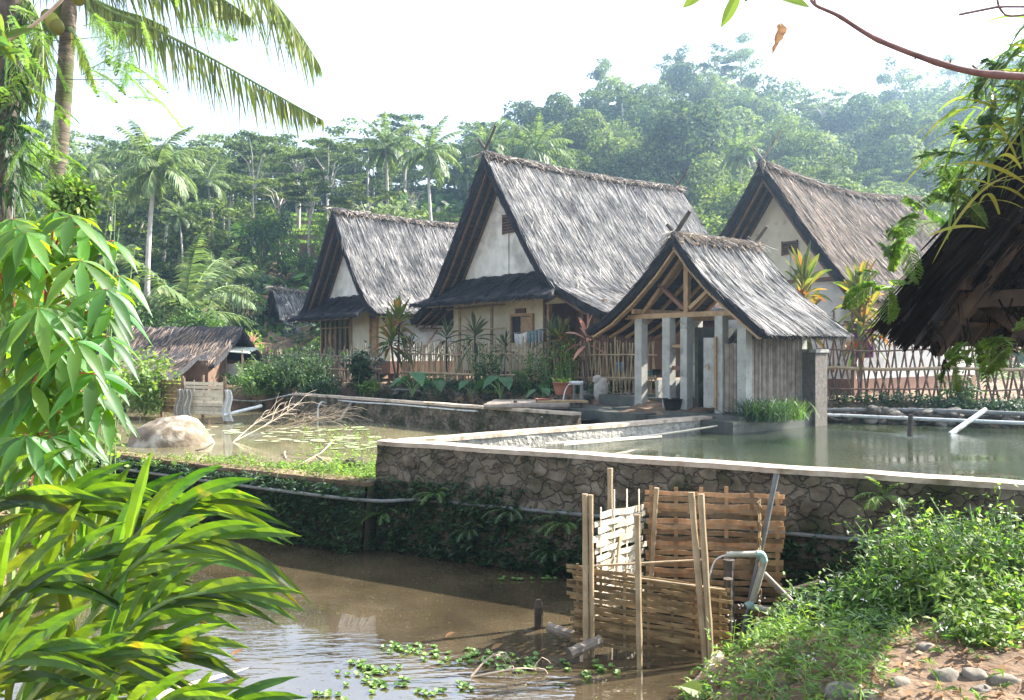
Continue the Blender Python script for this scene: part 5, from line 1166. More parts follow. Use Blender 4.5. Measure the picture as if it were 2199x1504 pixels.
# flat roofed shed
SHD=thing('flat_shed','small shed with a pale flat sheet roof right of the long hut','shed',mw(480,HZ,33)-A(0,0,1.3))
a=mw(430,HZ,34);b=mw(528,HZ,33)
g=G(); slabq(g,[A(a[0]-.2,33.2,3.25),A(b[0]+.3,32.4,3.05),A(b[0]+.1,34.4,3.25),A(a[0]+.2,35,3.4)],(0,0,.04)); g.build('sheet_roof',M['sheetroof'],SHD,world=True)
g=G(); slabq(g,[A(a[0],33.3,1.7),A(b[0],32.6,1.7),A(b[0],32.6,2.65),A(a[0],33.3,2.7)],(0,.06,0)); g.build('board_wall',M['sack'],SHD,world=True)
for f in (0,.33,.66,1):
    g=G(); p=a+(b-a)*f; bar(g,A(p[0],33.3-.7*f,1.6),A(p[0],33.3-.7*f,3.2),.07); g.build('shed_post',M['bamboo'],SHD,world=True)
# dry brush in the pond
def brush(base,tips,r,lab,seed,sub=5,name='dry_branch'):
    rs=np.random.RandomState(seed); g=G(); base=np.asarray(base,float)
    for tp in tips:
        tp=np.asarray(tp,float); P=spline([base,(base+tp)/2+A(0,0,.06)+rs.normal(size=3)*.08,tp],9); tube(g,P,np.linspace(r,r*.3,9),5,cap=False); L=np.linalg.norm(tp-base)
        for j in range(sub):
            k=rs.randint(3,9); d=nrm(tp-base+rs.normal(size=3)*A(.5,.5,.45)*L*.6); q=P[k]+d*L*rs.uniform(.2,.42); tube(g,spline([P[k],(P[k]+q)/2+A(0,0,.05),q-A(0,0,.08)],5),np.linspace(r*.4,r*.18,5),4,cap=False)
    return single(g,name,M['twig'],lab,'branch',base=base)
brush(GZ(500,950,1.0),[mw(640,868,22),mw(610,880,21.6)],.013,'dry branch rising from the middle pond toward the far wall',1,16)
brush(GZ(565,930,1.0),[mw(735,880,21.5),mw(700,885,21.2),mw(715,905,20.5),mw(690,900,21),mw(670,895,21),mw(725,895,21.3)],.009,'pale fan of dry twigs lying over the middle pond',2,14)
g=G(); tube(g,spline([GZ(615,985,1.02),mw(612,970,17.8),mw(640,972,17.6),mw(680,978,17.4),mw(712,950,18.3)],16),.014,5); tube(g,spline([mw(680,978,17.4),GZ(648,995,1.02),GZ(615,1012,1.02)],8),.012,5); tube(g,spline([mw(680,978,17.4),GZ(705,996,1.02)],5),.012,5); single(g,'looped_branch',M['twig'],'thin pale forked branch curving above the middle pond near the dam','branch')
g=G(); tube(g,spline([GZ(420,968,1.02),GZ(440,966,1.02)+A(0,0,.03),GZ(458,962,1.02)+A(0,0,.1)],6),.018,5); single(g,'floating_stick',M['bark'],'short dark stick floating right of the boulder','stick')
# lily pads: each a thing, copies of one disc
g=G(); an=np.linspace(.25,2*math.pi-.25,15); V=[(0,0,0)]+[(math.cos(a),math.sin(a),.012*math.sin(a*3)) for a in an]; g.add(np.array(V),[[0,i,i+1] for i in range(1,15)]); lp=g.build('lily_pad',M['pad'])
rs=np.random.RandomState(97); fst=True; areas=[((560,700),(918,948),26),((640,830),(915,965),42),((400,520),(905,935),26)]
LB={0:'flat green lily pad floating below the dry twigs',1:'flat green lily pad floating left of the stone wall corner',2:'flat lily pad floating in front of the woven cubicle'}
for ai,(xr,yr,n) in enumerate(areas):
    for i in range(n):
        p=GZ(rs.uniform(*xr),rs.uniform(*yr),1.006+.002*rs.rand()*3); o=lp if fst else lp.copy(); 
        if not fst: COL.objects.link(o)
        fst=False; s=rs.uniform(.09,.19); o.location=tuple(p); o.scale=(s,s,s); o.rotation_euler=(rs.normal()*.03,rs.normal()*.03,rs.rand()*6.3); tag(o,LB[ai],'lily pad','lily pads '+['below the twigs','by the wall corner','by the cubicle'][ai])
# bright weeds of the middle pond by the dam, reeds
g=G(); n=700; P=np.stack([GZ(rs.uniform(560,815),rs.uniform(1000,1040),1.0) for _ in range(n)]); P=P[(P[:,1]>13.7-(P[:,0]+2.1)*.68)]; weeds(g,P,.12,6,.09,.04,rs); 
P=np.stack([GZ(rs.uniform(650,830),rs.uniform(925,1030),1.0) for _ in range(130)]); weeds(g,P,.3,6,.14,.028,rs); P=np.stack([GZ(rs.uniform(300,560),rs.uniform(985,1005),1.0) for _ in range(160)]); weeds(g,P,.15,6,.1,.04,rs); tag(g.build('pond_weeds',M['bright']),kind='stuff')
# ================================================================ growth on the dam and the stone wall foot
rs=np.random.RandomState(101); g=G(); gd=G(); 
dp=np.array([(-2.2,13.55),(-5.1,15.3),(-8.4,17.5)])
def dampt(n,z0,z1,o0,o1):
    f=rs.rand(n)*2; i=np.minimum(f.astype(int),1); q=f-i; p=dp[i]+(dp[i+1]-dp[i])*q[:,None]; off=rs.uniform(o0,o1,n); nrmv=A(-.52,-.86); z=rs.uniform(z0,z1,n)
    return np.c_[p+nrmv*off[:,None],z]
P=dampt(1900,0,1.0,.2,.34); P[:,:2]+=A(-.52,-.86)*(.16*(1-P[:,2:3])); weeds(gd,P,.12,6,.12,.045,rs,dirb=A(-.6,-1.2,-.2))
P=dampt(600,1.0,1.05,-.15,.2); weeds(g,P,.1,6,.07,.03,rs)
t_=rs.rand(1500)**1.1; z_=rs.rand(1500)**1.5*.85; P=np.array([onwall(t,z,.16) for t,z in zip(t_,z_)]); weeds(gd,P,.16,6,.13,.05,rs,dirb=A(-.4,-1.0,-.1))
P=np.array([onwall(t,z,.16) for t,z in zip(rs.rand(260)*.3,rs.uniform(.6,1.1,260))]); weeds(gd,P,.14,5,.12,.05,rs,dirb=A(-.4,-1.0,-.1))
tag(gd.build('wall_greenery',M['deep']),kind='stuff'); tag(g.build('dam_moss',M['moss']),kind='stuff')
def fern(p,n,L,matn,lab,seed,dirb=(0,0,0),name='fern',up=.8,pl=.1):
    rs=np.random.RandomState(seed); g=G(); gr=G(); 
    for i in range(n):
        az=i*2.4+rs.rand(); d=nrm(A(math.cos(az),math.sin(az),up)+A(*dirb)); frond(g,gr,(0,0,0),math.atan2(d[1],d[0]),math.asin(d[2]),L*rs.uniform(.7,1.15),1.3,n=20,ll=pl,lw=pl*.28,seg=1,hang=.05,rr=.006,rs=rs,ldroop=.1)
    t=thing(name,lab,'fern',p); g.build('fronds',M[matn],t); gr.build('stalks',M['greenstem'],t); return t
for i,(t,z,L,m_,lab) in enumerate([(.13,.95,.4,'mid','fern on the stone wall near its left corner above the pipe'),(.02,.55,.45,'mid','broad fern low at the left corner of the stone wall'),(.28,.80,.45,'deep','fern under the pipe in the middle of the stone wall'),(.2,.45,.4,'deep','small fern low on the stone wall beneath the pipe'),(.38,.72,.45,'mid','fern on the stone wall just left of the bamboo enclosure'),(.36,.3,.35,'deep','fern near the water left of the bamboo enclosure'),(.845,1.45,.42,'bright','bright fern high on the stone wall at the right')]):
    fern(onwall(t,z,.18),7,L,m_,lab,i,(-.5,-1.0,0))
taro_like=[]
# ================================================================ bamboo enclosure in the lower pond
CG=thing('bamboo_enclosure','open woven bamboo enclosure on poles at the right edge of the brown pond','enclosure',(1.9,9.0,0.0))
rs=np.random.RandomState(111)
def panel(a,b,z0a,z0b,zta,ztb,n,nv,matn,seed,name='woven_panel',over=.12,sh=.85,jit=.03,tilt=(0,0),amp=.018,rag=.05,back=False,uw=.03):
    rs=np.random.RandomState(seed); a=A(a[0],a[1],z0a); b=A(b[0],b[1],z0b); e=b-a; Lw=np.linalg.norm(e); up=nrm(A(tilt[0],tilt[1],1)); H=(zta-z0a+ztb-z0b)/2
    g=G(); woven(g,a,e,up,Lw,H,n,nv,rs,amp=amp,sh=sh,rag=rag,jit=jit); g.build(name,M[matn],CG,world=True); g=G(); uprights(g,a,e,up,Lw,H,nv,rs,w=uw,over=over); g.build('panel_stakes',M[matn],CG,world=True)
panel((.66,8.86),(2.2,8.72),.12,-.08,.93,.72,20,6,'bamboo_low',1,sh=1.04,over=.03,rag=.06)
panel((1.62,9.95),(3.12,9.75),.12,.12,1.50,1.56,22,5,'bamboo_strip',2,sh=.95,jit=.05,over=.1,uw=.045)
panel((.95,9.05),(1.50,9.85),.35,.3,1.42,1.40,15,3,'bamboo_pale_sunlit',3,sh=1.0,over=.25,rag=.22,uw=.02)
panel((2.86,9.7),(2.72,9.2),.2,.2,1.55,1.42,14,2,'bamboo_low',4,sh=.9,over=.02)
def pole(a,b,r,m_='bamboo',nm='pole'):
    g=G(); a=np.asarray(a,float);b=np.asarray(b,float); k=9; P=[a+(b-a)*i/k for i in range(k+1)]; rr=[r*(1.0 if i%3 else 1.14) for i in range(k+1)]; tube(g,P,rr,9); g.build(nm,M[m_],CG,world=True,smooth=False)
pole((.77,8.72,-.3),(.76,8.74,1.70),.028); pole((.84,8.74,-.3),(.82,8.74,1.69),.026)
pole((1.29,8.42,-.3),(1.27,8.5,1.53),.03); pole((1.98,8.5,-.2),(1.84,8.6,1.74),.032); pole((2.03,8.47,-.2),(1.93,8.56,1.73),.032)
pole((1.17,9.95,.2),(1.17,10.0,1.79),.032); pole(W(1594,1372,9.35),W(1668,1018,9.5),.03,'pipe'); pole((1.62,9.9,.1),(1.70,9.85,1.58),.028); pole((1.1,8.95,.5),(1.25,9.6,1.35),.02)
pole((2.28,8.85,.0),(2.27,8.8,.80),.045,'bark'); pole((2.33,9.0,.0),(2.33,9.0,.95),.055,'bark'); pole((2.12,9.2,.1),(2.1,9.2,1.02),.045,'bark')
pole((.62,8.95,.88),(2.1,9.0,.95),.012); pole((1.2,8.72,.84),(2.2,8.66,.72),.012)
pole((.4,9.2,.16),(.75,9.0,.10),.05,'bamboo_grey','log'); pole((.58,8.55,.10),(.92,8.75,.17),.055,'bamboo_grey','log')
pole((2.65,9.2,.22),(3.1,9.3,.2),.05,'bamboo_red','log'); pole((1.6,7.6,.05),(2.1,8.5,.1),.05,'bamboo_grey','log')
TP=thing('water_tap','grey plastic tap pipe with a pale green elbow pouring into the bamboo enclosure','tap',mw(1612,1310,9.1))
def pp(pts,r,m_,nm,n=12):
    g=G(); tube(g,spline(pts,n),r,10); g.build(nm,M[m_],TP,world=True,smooth=True)
pp([mw(1560,1192,9.1),mw(1627,1190,9.1)],.034,'pvc_grey','outlet_pipe'); pp([mw(1624,1190,9.1),mw(1636,1192,9.1),mw(1641,1206,9.1)],.042,'pvc_green','elbow')
pp([mw(1641,1205,9.1),mw(1616,1292,9.1)],.036,'pvc_grey','riser'); pp([mw(1608,1303,9.1),mw(1690,1318,9.0),mw(1760,1328,8.9),mw(1830,1318,8.8)],.034,'pvc_grey','supply_pipe')
pp([mw(1640,1232,9.2),mw(1762,1356,8.9)],.032,'bamboo_grey','brace'); pp([mw(1766,1330,8.9),mw(1766,1385,8.9)],.045,'bark','prop')
pp([mw(1562,1192,9.1),mw(1540,1200,9.1),mw(1527,1225,9.1),mw(1520,1262,9.1)],.009,'flower','water_jet')
pp([mw(1603,1304,9.1),mw(1618,1296,9.1)],.045,'pvc_green','joint',4)
pipe([mw(1684,1272,9.5),mw(1760,1250,9.7)],.032,'bamboo','yellow cane leaning out of the back of the enclosure','cane')
g=G(); tube(g,[GZ(1157,1362,-.1),mw(1157,1300,9.45),mw(1156,1288,9.45)],[.052,.05,.03],9); single(g,'wooden_stake',M['bark'],'short dark stake standing in the brown pond left of the enclosure','stake')
# floating things
def lettuce(px,py,r,lab,seed,n=9):
    rs=np.random.RandomState(seed); c=GZ(px,py,.01); t=thing('water_lettuce',lab,'water plant',c,group='floating water lettuce'); g=G()
    for i in range(n):
        o=A(*(rs.normal(size=2)*r*A(1.1,.75)),0); m=9; az=np.arange(m)*.7+rs.rand(); el=rs.uniform(.15,.9,m); D=np.stack([np.cos(az)*np.cos(el),np.sin(az)*np.cos(el),np.sin(el)],1)
        leaves(g,np.tile(o,(m,1)),D,A(0,0,1)+D*-.2,rs.uniform(.025,.05,m),.042,seg=3,droop=.1,prof=(.3,.8,1,.7))
    o=g.build('rosettes',M['lettuce'],t); return t
for i,(px,py,r,n,lab) in enumerate([(790,1440,.13,13,'water lettuce patch at the left of the floating cluster'),(815,1470,.17,18,'largest water lettuce patch near the bottom'),(830,1440,.08,7,'small water lettuce patch above the largest'),(775,1428,.05,5,'tiny water lettuce patch at the upper left'),(880,1395,.14,11,'water lettuce patch left of the floating twig'),(850,1390,.08,6,'small patch of water lettuce furthest left of the middle row'),(960,1412,.08,7,'water lettuce between the patch and the twig'),(930,1403,.06,5,'small bright water lettuce in the middle row'),(1040,1412,.14,12,'water lettuce touching the left end of the twig'),(1090,1425,.16,16,'water lettuce lying along the floating twig'),(1150,1430,.12,10,'water lettuce right of the twig'),(1290,1442,.15,14,'dark water lettuce below the enclosure'),(925,1490,.07,6,'water lettuce at the bottom edge'),(1000,1475,.05,5,'small dark water lettuce near the bottom edge'),(930,1195,.07,6,'water lettuce in the shadow of the wall'),(1080,1243,.06,5,'water lettuce below the stone wall'),(1110,1245,.05,4,'small water lettuce beside it below the stone wall'),(1165,1243,.09,6,'water lettuce left of the enclosure in the wall shadow'),(700,1490,.08,6,'water lettuce by the ginger leaf tips')]): lettuce(px,py,r,lab,200+i,n)
brush(GZ(1010,1455,.0),[GZ(1150,1438,.04),mw(1098,1415,8.6)],.014,'bare dark twig floating among the water lettuce',7,3,'floating_twig')
g=G(); a=GZ(340,1503,.02);b=GZ(534,1435,.03); d=nrm(b-a); L=np.linalg.norm(b-a); leaves(g,[a,a+A(.02,.05,0)],[d,d+A(0,-.03,0)],[A(0,0,1)]*2,[L,L*.9],[.14,.1],seg=8,fold=.25,prof=(.9,1,.8,.5,.1)); single(g,'fallen_sheath',M['twig'],'long pale dry leaf sheath floating beside the ginger','leaf')
rs=np.random.RandomState(5)
for px,py,lab in ((495,1408,'small curled dry leaf floating on the brown pond at the left'),(955,1370,'yellow leaf floating above the twig'),(1055,1395,'brown leaf floating left of the dark stake')):
    g=G(); leaves(g,[GZ(px,py,.015)],[A(1,.4,.15)],[A(0,-.2,1)],[.14],[.07],seg=5,fold=.3,droop=-.2); single(g,'floating_leaf',M['dryleaf'],lab,'leaf')
# ================================================================ right bank
rs=np.random.RandomState(121)
def bankpts(n,xr,yr,rs,f=None):
    P=np.c_[rs.uniform(*xr,n),rs.uniform(*yr,n),np.zeros(n)]; P[:,2]=ground(P[:,0],P[:,1]); k=(P[:,2]>.0)&(P[:,1]<13.6-(P[:,0]+2.07)*.566-.3)
    if f is not None: k&=f(P)
    return P[k]
def offpath(P):  # bare earth towards the lower right corner
    px=1099.5+FP*P[:,0]/P[:,1]; py=HZ+(EYE-P[:,2])*FP/P[:,1]; bare=(px>1880+(1504-py)*.5)&(py>1290); patch=vnoise(P*A(1,1,0),2.2,5)>.12; return ~(bare&(rs.rand(len(P))>.10))&~(patch&(py>1330)&(rs.rand(len(P))>.35))
g=G(); P=bankpts(3300,(1.2,7.5),(3.6,10.8),rs,offpath); weeds(g,P,.16,8,.085,.03,rs,lean=.5); tag(g.build('bank_weeds',M['bright']),kind='stuff')
g=G(); P=bankpts(1900,(1.2,7.5),(4.0,10.8),rs,offpath); weeds(g,P,.2,8,.10,.028,rs,lean=.5); tag(g.build('bank_weeds',M['lace']),kind='stuff')
g=G(); gf=G(); P=bankpts(300,(1.6,6),(4.5,10.3),rs,offpath); gs=G(); weeds(g,P,.42,16,.12,.022,rs,lean=.3,gs=gs); g.merge(gs); tag(g.build('tall_weeds',M['lace']),kind='stuff')
q=P[rs.choice(len(P),26)]; quads(gf,np.repeat(q,5,0)+A(0,0,.42)+rs.normal(size=(130,3))*.016,rs.normal(size=(130,3)),.018); tag(gf.build('white_flowers',M['flower']),kind='stuff')
g=G(); P=bankpts(1500,(2.6,7.5),(8.2,10.8),rs); weeds(g,P,.3,8,.12,.05,rs); tag(g.build('wall_foot_growth',M['deep']),kind='stuff')
def bankshrub(px,top,D,w_,n,matn,lab,seed,L=.09,lw=.03):
    X=(px-1099.5)/FP*D; shrub_at(px,top,D,gz(X,D)-.05,w_,n,matn,lab,seed,L=L,lw=lw,name='leafy_bush')
bankshrub(2080,1045,8.3,1.0,85,'bright','large leafy bush against the stone wall at the right',31)
bankshrub(2180,1080,8.0,.9,90,'mid','leafy bush at the right picture edge',32)
bankshrub(1980,1090,8.8,.8,70,'mid','bush left of the largest bush below the wall',33)
bankshrub(2040,1130,8.0,.9,80,'bright','lower bush in front of the large bush',37)
bankshrub(2150,1200,7.2,.8,80,'bright','bush low on the slope right of the heart shaped leaf',38)
bankshrub(1930,1190,8.2,.6,50,'lace','feathery bush with white heads on the bank',34)
bankshrub(1830,1250,8.2,.5,36,'lace','small feathery bush right of the tap pipe',35)
bankshrub(2120,1290,6.6,.6,45,'bright','low bush beside the bare earth',36)
bankshrub(1700,1330,7.9,.5,36,'bright','low weed clump in front of the tap brace',39)
bankshrub(1890,1330,7.4,.6,46,'mid','weed clump above the row of stones',40)
def bigleaf(px,py,D,L,ang,matn,lab,seed,n=1):
    c=W(px,py,D); X,Y=c[0],c[1]; zg=min(gz(X,Y),c[2]-.1); t=thing('broad_leaf_plant',lab,'plant',(X,Y,zg)); g=G(); gs=G(); rs=np.random.RandomState(seed)
    for i in range(n):
        a=ang+i*1.9; d=A(math.sin(a),-.25,math.cos(a)); b=A(.08*(i-.5)*2*(n>1),0,c[2]-zg-L*.3*math.cos(a)); tube(gs,[(0,0,0),b*A(.5,.5,.6),b],.006,5); leaves(g,[b],[d],[A(.25,-.9,.35)+rs.normal(size=3)*.2],[L],[L*.55],seg=8,droop=.1,fold=.12,prof=(.2,.75,.98,1,.92,.75,.5,.25,.02))
    g.build('leaf_blades',M[matn],t); gs.build('stalk',M['greenstem'],t)
for i,a in enumerate([(1745,1385,7.9,.36,.25,'bright','upright heart shaped leaf near the prop of the tap',1),(1935,1375,7.2,.30,1.1,'bright','broad lying leaf above the row of stones',2),(2006,1255,7.6,.30,.1,'bright','single glowing heart shaped leaf on the right slope',1),(2065,1205,7.8,.26,.9,'bright','leaf pointing right below the large bush',1),(1870,1400,7.2,.30,-.5,'bright','pair of leaves behind the row of stones',2),(1530,1480,7.3,.26,-1.1,'bright','leaf pair at the water edge in front of the enclosure',2),(990+880,1440,6.8,.22,.4,'mid','small leaf plant among the stones',2)]): bigleaf(*a[:7],seed=i,n=a[7])
fern(mw(1915,1285,8.0),6,.34,'bright','small bright fern on the slope',61); 
BS_='stones of the right bank'
for px,py,s,lab in [(1815,1485,.42,'largest pale stone at the bottom of the right bank'),(1935,1465,.22,'pale stone right of the largest one'),(2030,1450,.30,'flat stone right of the two pale stones'),(2095,1448,.26,'flat stone in the middle of the row'),(2160,1460,.28,'flat stone at the right end of the row'),(2035,1345,.28,'grey stone half buried above the path'),(1750,1480,.2,'little stone left of the largest pale stone'),(1870,1490,.2,'small stone next to the largest pale stone at the bottom'),(2110,1480,.2,'small stone at the bottom edge'),(1990,1390,.2,'small stone near the broad lying leaf')]:
    D=7.0
    for _ in range(12): X=(px-1099.5)/FP*D; D=(EYE-gz(X,D))*FP/(py-HZ)
    x_=(px-1099.5)/FP*D; g=G(); k_=s*.33; blob(g,(x_,D,gz(x_,D)-.015),(k_*1.15,k_*.9,k_*.62),.3,2.6,3,int(px)); single(g,'bank_stone',M['palerock'],lab,'stone',smooth=True)
# litter
g=G(); P=bankpts(1400,(1.6,5),(3.6,8),rs); strands(g,P+A(0,0,.012),rs.normal(size=(len(P),3))*A(1,1,.06),rs.uniform(.04,.2,len(P)),.008,S=A(0,0,1)+rs.normal(size=(len(P),3))*.2); P=bankpts(900,(1.6,5),(3.6,8),rs); quads(g,P+A(0,0,.015),A(0,0,1)+rs.normal(size=(len(P),3))*.35,.05); tag(g.build('leaf_litter',M['dryleaf']),kind='stuff')
# ================================================================ dark foreground roof at the right
z0=1.3; tp=A(2.74,6.2)
HF=thing('thatched_hut','dark thatched hut roof close by at the right edge, brown beams showing under its eave','hut',(tp[0],tp[1],z0),RZ)
prf=[(-1,[(2.3,6.35),(1.5,5.35),(.75,4.35),(.25,3.75),(0,3.40)]),(1,[(2.3,6.35),(3.1,5.35),(3.9,4.4),(4.6,3.5)])]
rf=roof(HF,'roof',prf,0,4.5,z0,th=.30,dens=120,seed=31,mats=('thatch','straw_shaded','straw_shaded'),front='straw_black',ridge=False,eave=.16)  # dark straw colours paint this roof's own shade
underside(rf,prf,.02,4.2,z0,.3,nr=5,mat_='batten',matb='batten',rw=.07)  # beams here use the darker batten colour to paint the eave shade
g=G(); slabq(g,[(.45,.22,3.62-z0),(2.3,.22,6.0-z0),(4.1,.22,3.9-z0),(4.2,.22,3.62-z0)],(0,.06,0)); gb=g.build('gable_thatch',M['thatch'],HF)
rs=np.random.RandomState(7); n=3600; u=rs.uniform(.35,3.6,n); zz=rs.uniform(0,1,n); zt=np.interp(u,[0,.25,.75,1.5,2.3,3.1,3.9],[3.4,3.75,4.3,5.3,6.2,5.3,4.3]); z=3.6+(zt-3.6)*zz
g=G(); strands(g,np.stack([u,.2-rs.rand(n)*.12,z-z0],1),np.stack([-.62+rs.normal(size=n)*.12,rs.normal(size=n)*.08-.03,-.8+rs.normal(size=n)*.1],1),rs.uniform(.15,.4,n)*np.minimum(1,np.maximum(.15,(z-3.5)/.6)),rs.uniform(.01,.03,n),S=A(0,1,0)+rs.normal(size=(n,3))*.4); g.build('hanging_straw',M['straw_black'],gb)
for v,zz in ((.15,3.55),(1.4,3.6),(3.0,3.6)):
    g=G(); bar(g,(.25,v,zz-z0),(4.3,v,zz-z0),.09,.11); g.build('tie_beam',M['batten'],HF)
for u in (.55,4.1):
    g=G(); bar(g,(u,.0,3.66-z0),(u,4.3,3.66-z0),.09,.09); g.build('wall_plate',M['batten'],HF)
for u,v in ((1.75,.4),(1.75,4),(3.9,.4),(3.9,4)):
    g=G(); tube(g,[(u,v,-.3),(u,v,3.6-z0)],.08,8); g.build('hut_post',M['bark'],HF)
g=G(); bar(g,(1.75,.3,2.6-z0),(.55,.3,3.55-z0),.07); g.build('brace',M['batten'],HF)
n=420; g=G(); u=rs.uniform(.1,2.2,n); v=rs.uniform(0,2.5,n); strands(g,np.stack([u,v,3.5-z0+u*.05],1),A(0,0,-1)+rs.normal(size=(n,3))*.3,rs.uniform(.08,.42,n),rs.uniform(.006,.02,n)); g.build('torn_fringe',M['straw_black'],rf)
# ---------------------------------------------------------------- lacy sprigs
def sprig(g,gs,p,d,L,npin,pl,ll,lw,rs,droop=.3,nl=11):
    d=nrm(d); k=8; t=np.linspace(0,1,k); P=p+d*(L*t)[:,None]+A(0,0,-1)*(droop*L*t**2)[:,None]; tube(gs,P,np.linspace(.004,.0015,k)*(1 if L<1 else 1.6),4,cap=False)
    s=np.linspace(.12,1,npin); Q=np.stack([np.interp(s,t,P[:,i]) for i in range(3)],1); side=nrm(np.cross(d,A(0,0,1)+rs.normal(size=3)*.5)); 
    for sg in (1,-1):
        pd=nrm(d*.6+side*sg+rs.normal(size=(npin,3))*.15+A(0,0,-.25)); w=pl*np.sin(math.pi*np.clip(s*.85+.12,0,1))[:,None,None]; q=np.linspace(.1,1,nl)
        B=Q[:,None]+pd[:,None]*w*q[None,:,None]+A(0,0,-1)*(w*.25*q[None,:,None]**2); up=A(0,0,1)+rs.normal(size=3)*.4
        for s2 in (1,-1):
            sd2=nrm(np.cross(pd,up)); D=pd[:,None]*.5+sd2[:,None]*s2+np.zeros((npin,nl,3)); m=npin*nl
            leaves(g,B.reshape(m,3),D.reshape(m,3),np.broadcast_to(up,(m,3)),ll,lw,seg=1,prof=(.9,.35))
    return
def lacy(name,lab,spots,matn,seed,D,L,cat='plant',base=None,dd=(0,-.1,-.2),pl=.09,ll=.022,lw=.008,npin=16,sp=.9,stalk='greenstem',droop=.35,group=None,nlf=11):
    rs=np.random.RandomState(seed); c0=W(spots[0][0],spots[0][1],D) if base is None else base; t=thing(name,lab,cat,c0,group=group); g=G(); gs=G()
    for px,py,n,rad in spots:
        for i in range(n):
            DD=D+rs.normal()*.25; p=W(px+rs.normal()*rad,py+rs.normal()*rad*.7,DD); sprig(g,gs,p,A(*dd)+rs.normal(size=3)*sp,L*rs.uniform(.6,1.2),npin,pl,ll,lw,rs,droop=droop)
    g.build('leaflets',M[matn],t,world=True); gs.build('twigs',M[stalk],t,world=True); return t
# ---------------------------------------------------------------- plants on that roof
EP=thing('strap_leaf_plant','clump of long drooping strap leaves growing on top of the dark foreground roof','plant',mw(2190,330,5.0))
rs=np.random.RandomState(8); g=G(); n=130
B=np.stack([W(q,290+(2199-q)*1.1-rs.uniform(-20,210),5.4-(q-2060)*.002) for q in rs.uniform(2050,2330,n)]); 
ln=np.interp(B[:,0]/B[:,1]*FP+1099.5,[2080,2330],[.32,.62])*rs.uniform(.6,1.15,n)
leaves(g,B,np.c_[-rs.uniform(.25,1.0,n),rs.normal(size=n)*.4,rs.uniform(-.5,.8,n)],A(0,0,1)+rs.normal(size=(n,3))*.3,ln*.9,.026,seg=12,droop=rs.uniform(.5,1.1,n),fold=.15,prof=(.4,.9,1,.9,.6,.05)); g.build('strap_leaves',M['bright'],EP,world=True)
g=G(); n=42; B=np.stack([W(rs.uniform(2060,2300),rs.uniform(130,500),5.0) for _ in range(n)]); leaves(g,B,np.c_[-rs.uniform(.3,1,n),rs.normal(size=n)*.3,rs.uniform(-.1,.7,n)],A(0,0,1)+rs.normal(size=(n,3))*.3,rs.uniform(.3,.55,n),.026,seg=10,droop=rs.uniform(.3,.9,n),prof=(.4,.9,1,.8,.05)); g.build('pale_strap_leaves',M['yellowleaf'],EP,world=True)
lacy('climbing_fern','feathery green climber over the upper edge of the dark foreground roof',[(2110,320,6,40),(2170,230,8,50),(2190,300,5,40),(2060,390,5,30),(2190,140,6,40)],'mid',21,5.3,.3,dd=(-.4,-.2,.1),pl=.07,ll=.02,lw=.007,npin=12)
lacy('climbing_fern','yellow green fern fringe along the sloping edge of the dark foreground roof',[(1985,440,5,24),(1940,480,5,24),(1925,545,5,22),(2040,370,4,25),(1900,600,5,18),(1960,505,4,24)],'lace',22,6.0,.24,dd=(-.5,-.2,-.1),pl=.075,ll=.022,lw=.009,npin=12)
lacy('hanging_fern','bright fern hanging below the dark foreground roof at the right',[(2100,745,5,24),(2150,755,5,26),(2190,740,5,26),(2060,770,3,14)],'bright',23,5.6,.2,dd=(-.3,-.1,-.2),pl=.07,ll=.022,lw=.009,npin=12)
brushd=thing('dead_vine','dark dead vine stems hanging from the eave of the foreground roof','vine',mw(2015,700,5.7)); g=G(); rs=np.random.RandomState(3)
for a,b in (((2000,690),(2030,780)),((2068,700),(2045,765)),((1990,695),(2005,745)),((2150,700),(2160,750))):
    tube(g,spline([W(*a,5.7),W((a[0]+b[0])/2+rs.normal()*8,(a[1]+b[1])/2,5.65),W(*b,5.65)],8),np.linspace(.008,.003,8),5); 
    m=10; leaves(g,np.stack([W(a[0]+(b[0]-a[0])*q,a[1]+(b[1]-a[1])*q,5.66) for q in rs.rand(m)]),rs.normal(size=(m,3))*.5+A(0,0,-1),rs.normal(size=(m,3)),.1,.03,seg=2)
g.build('stems',M['straw_black'],brushd,world=True)
# ================================================================ branch and leaves at the top right
TB=thing('bare_branch','bare reddish brown branch reaching in from the top right','branch',mw(2300,172,3.0))
g=G(); Pn=spline([W(*p,3.0) for p in ((1740,-4),(1752,12),(1800,34),(1850,66),(1890,88),(1960,116),(2040,143),(2110,158),(2199,165),(2330,176))],60); rr=np.linspace(.0045,.0155,60)*(1+.18*np.maximum(0,np.sin(np.arange(60)*.55))**6); tube(g,Pn,rr,8); g.build('main_stem',M['branch'],TB,world=True,smooth=True)
for a,b in (((1752,12),(1748,-8)),((1758,16),(1772,20)),((2040,141),(2042,128)),((1970,120),(1964,128)),((2110,158),(2088,140))):
    g=G(); tube(g,[W(*a,3),W(*b,3)],[.006,.003],6); g.build('twig',M['branch'],TB,world=True)
g=G(); tube(g,spline([W(2060,32,3.6),W(2110,22,3.6),W(2150,15,3.6),W(2210,15,3.6)],8),.006,5); tube(g,spline([W(2145,15,3.6),W(2165,35,3.6),W(2215,30,3.6)],6),.005,5); tube(g,spline([W(2145,15,3.6),W(2140,-8,3.6)],4),.005,5); single(g,'thin_twig',M['branch'],'thin forked twig in the top right corner','branch')
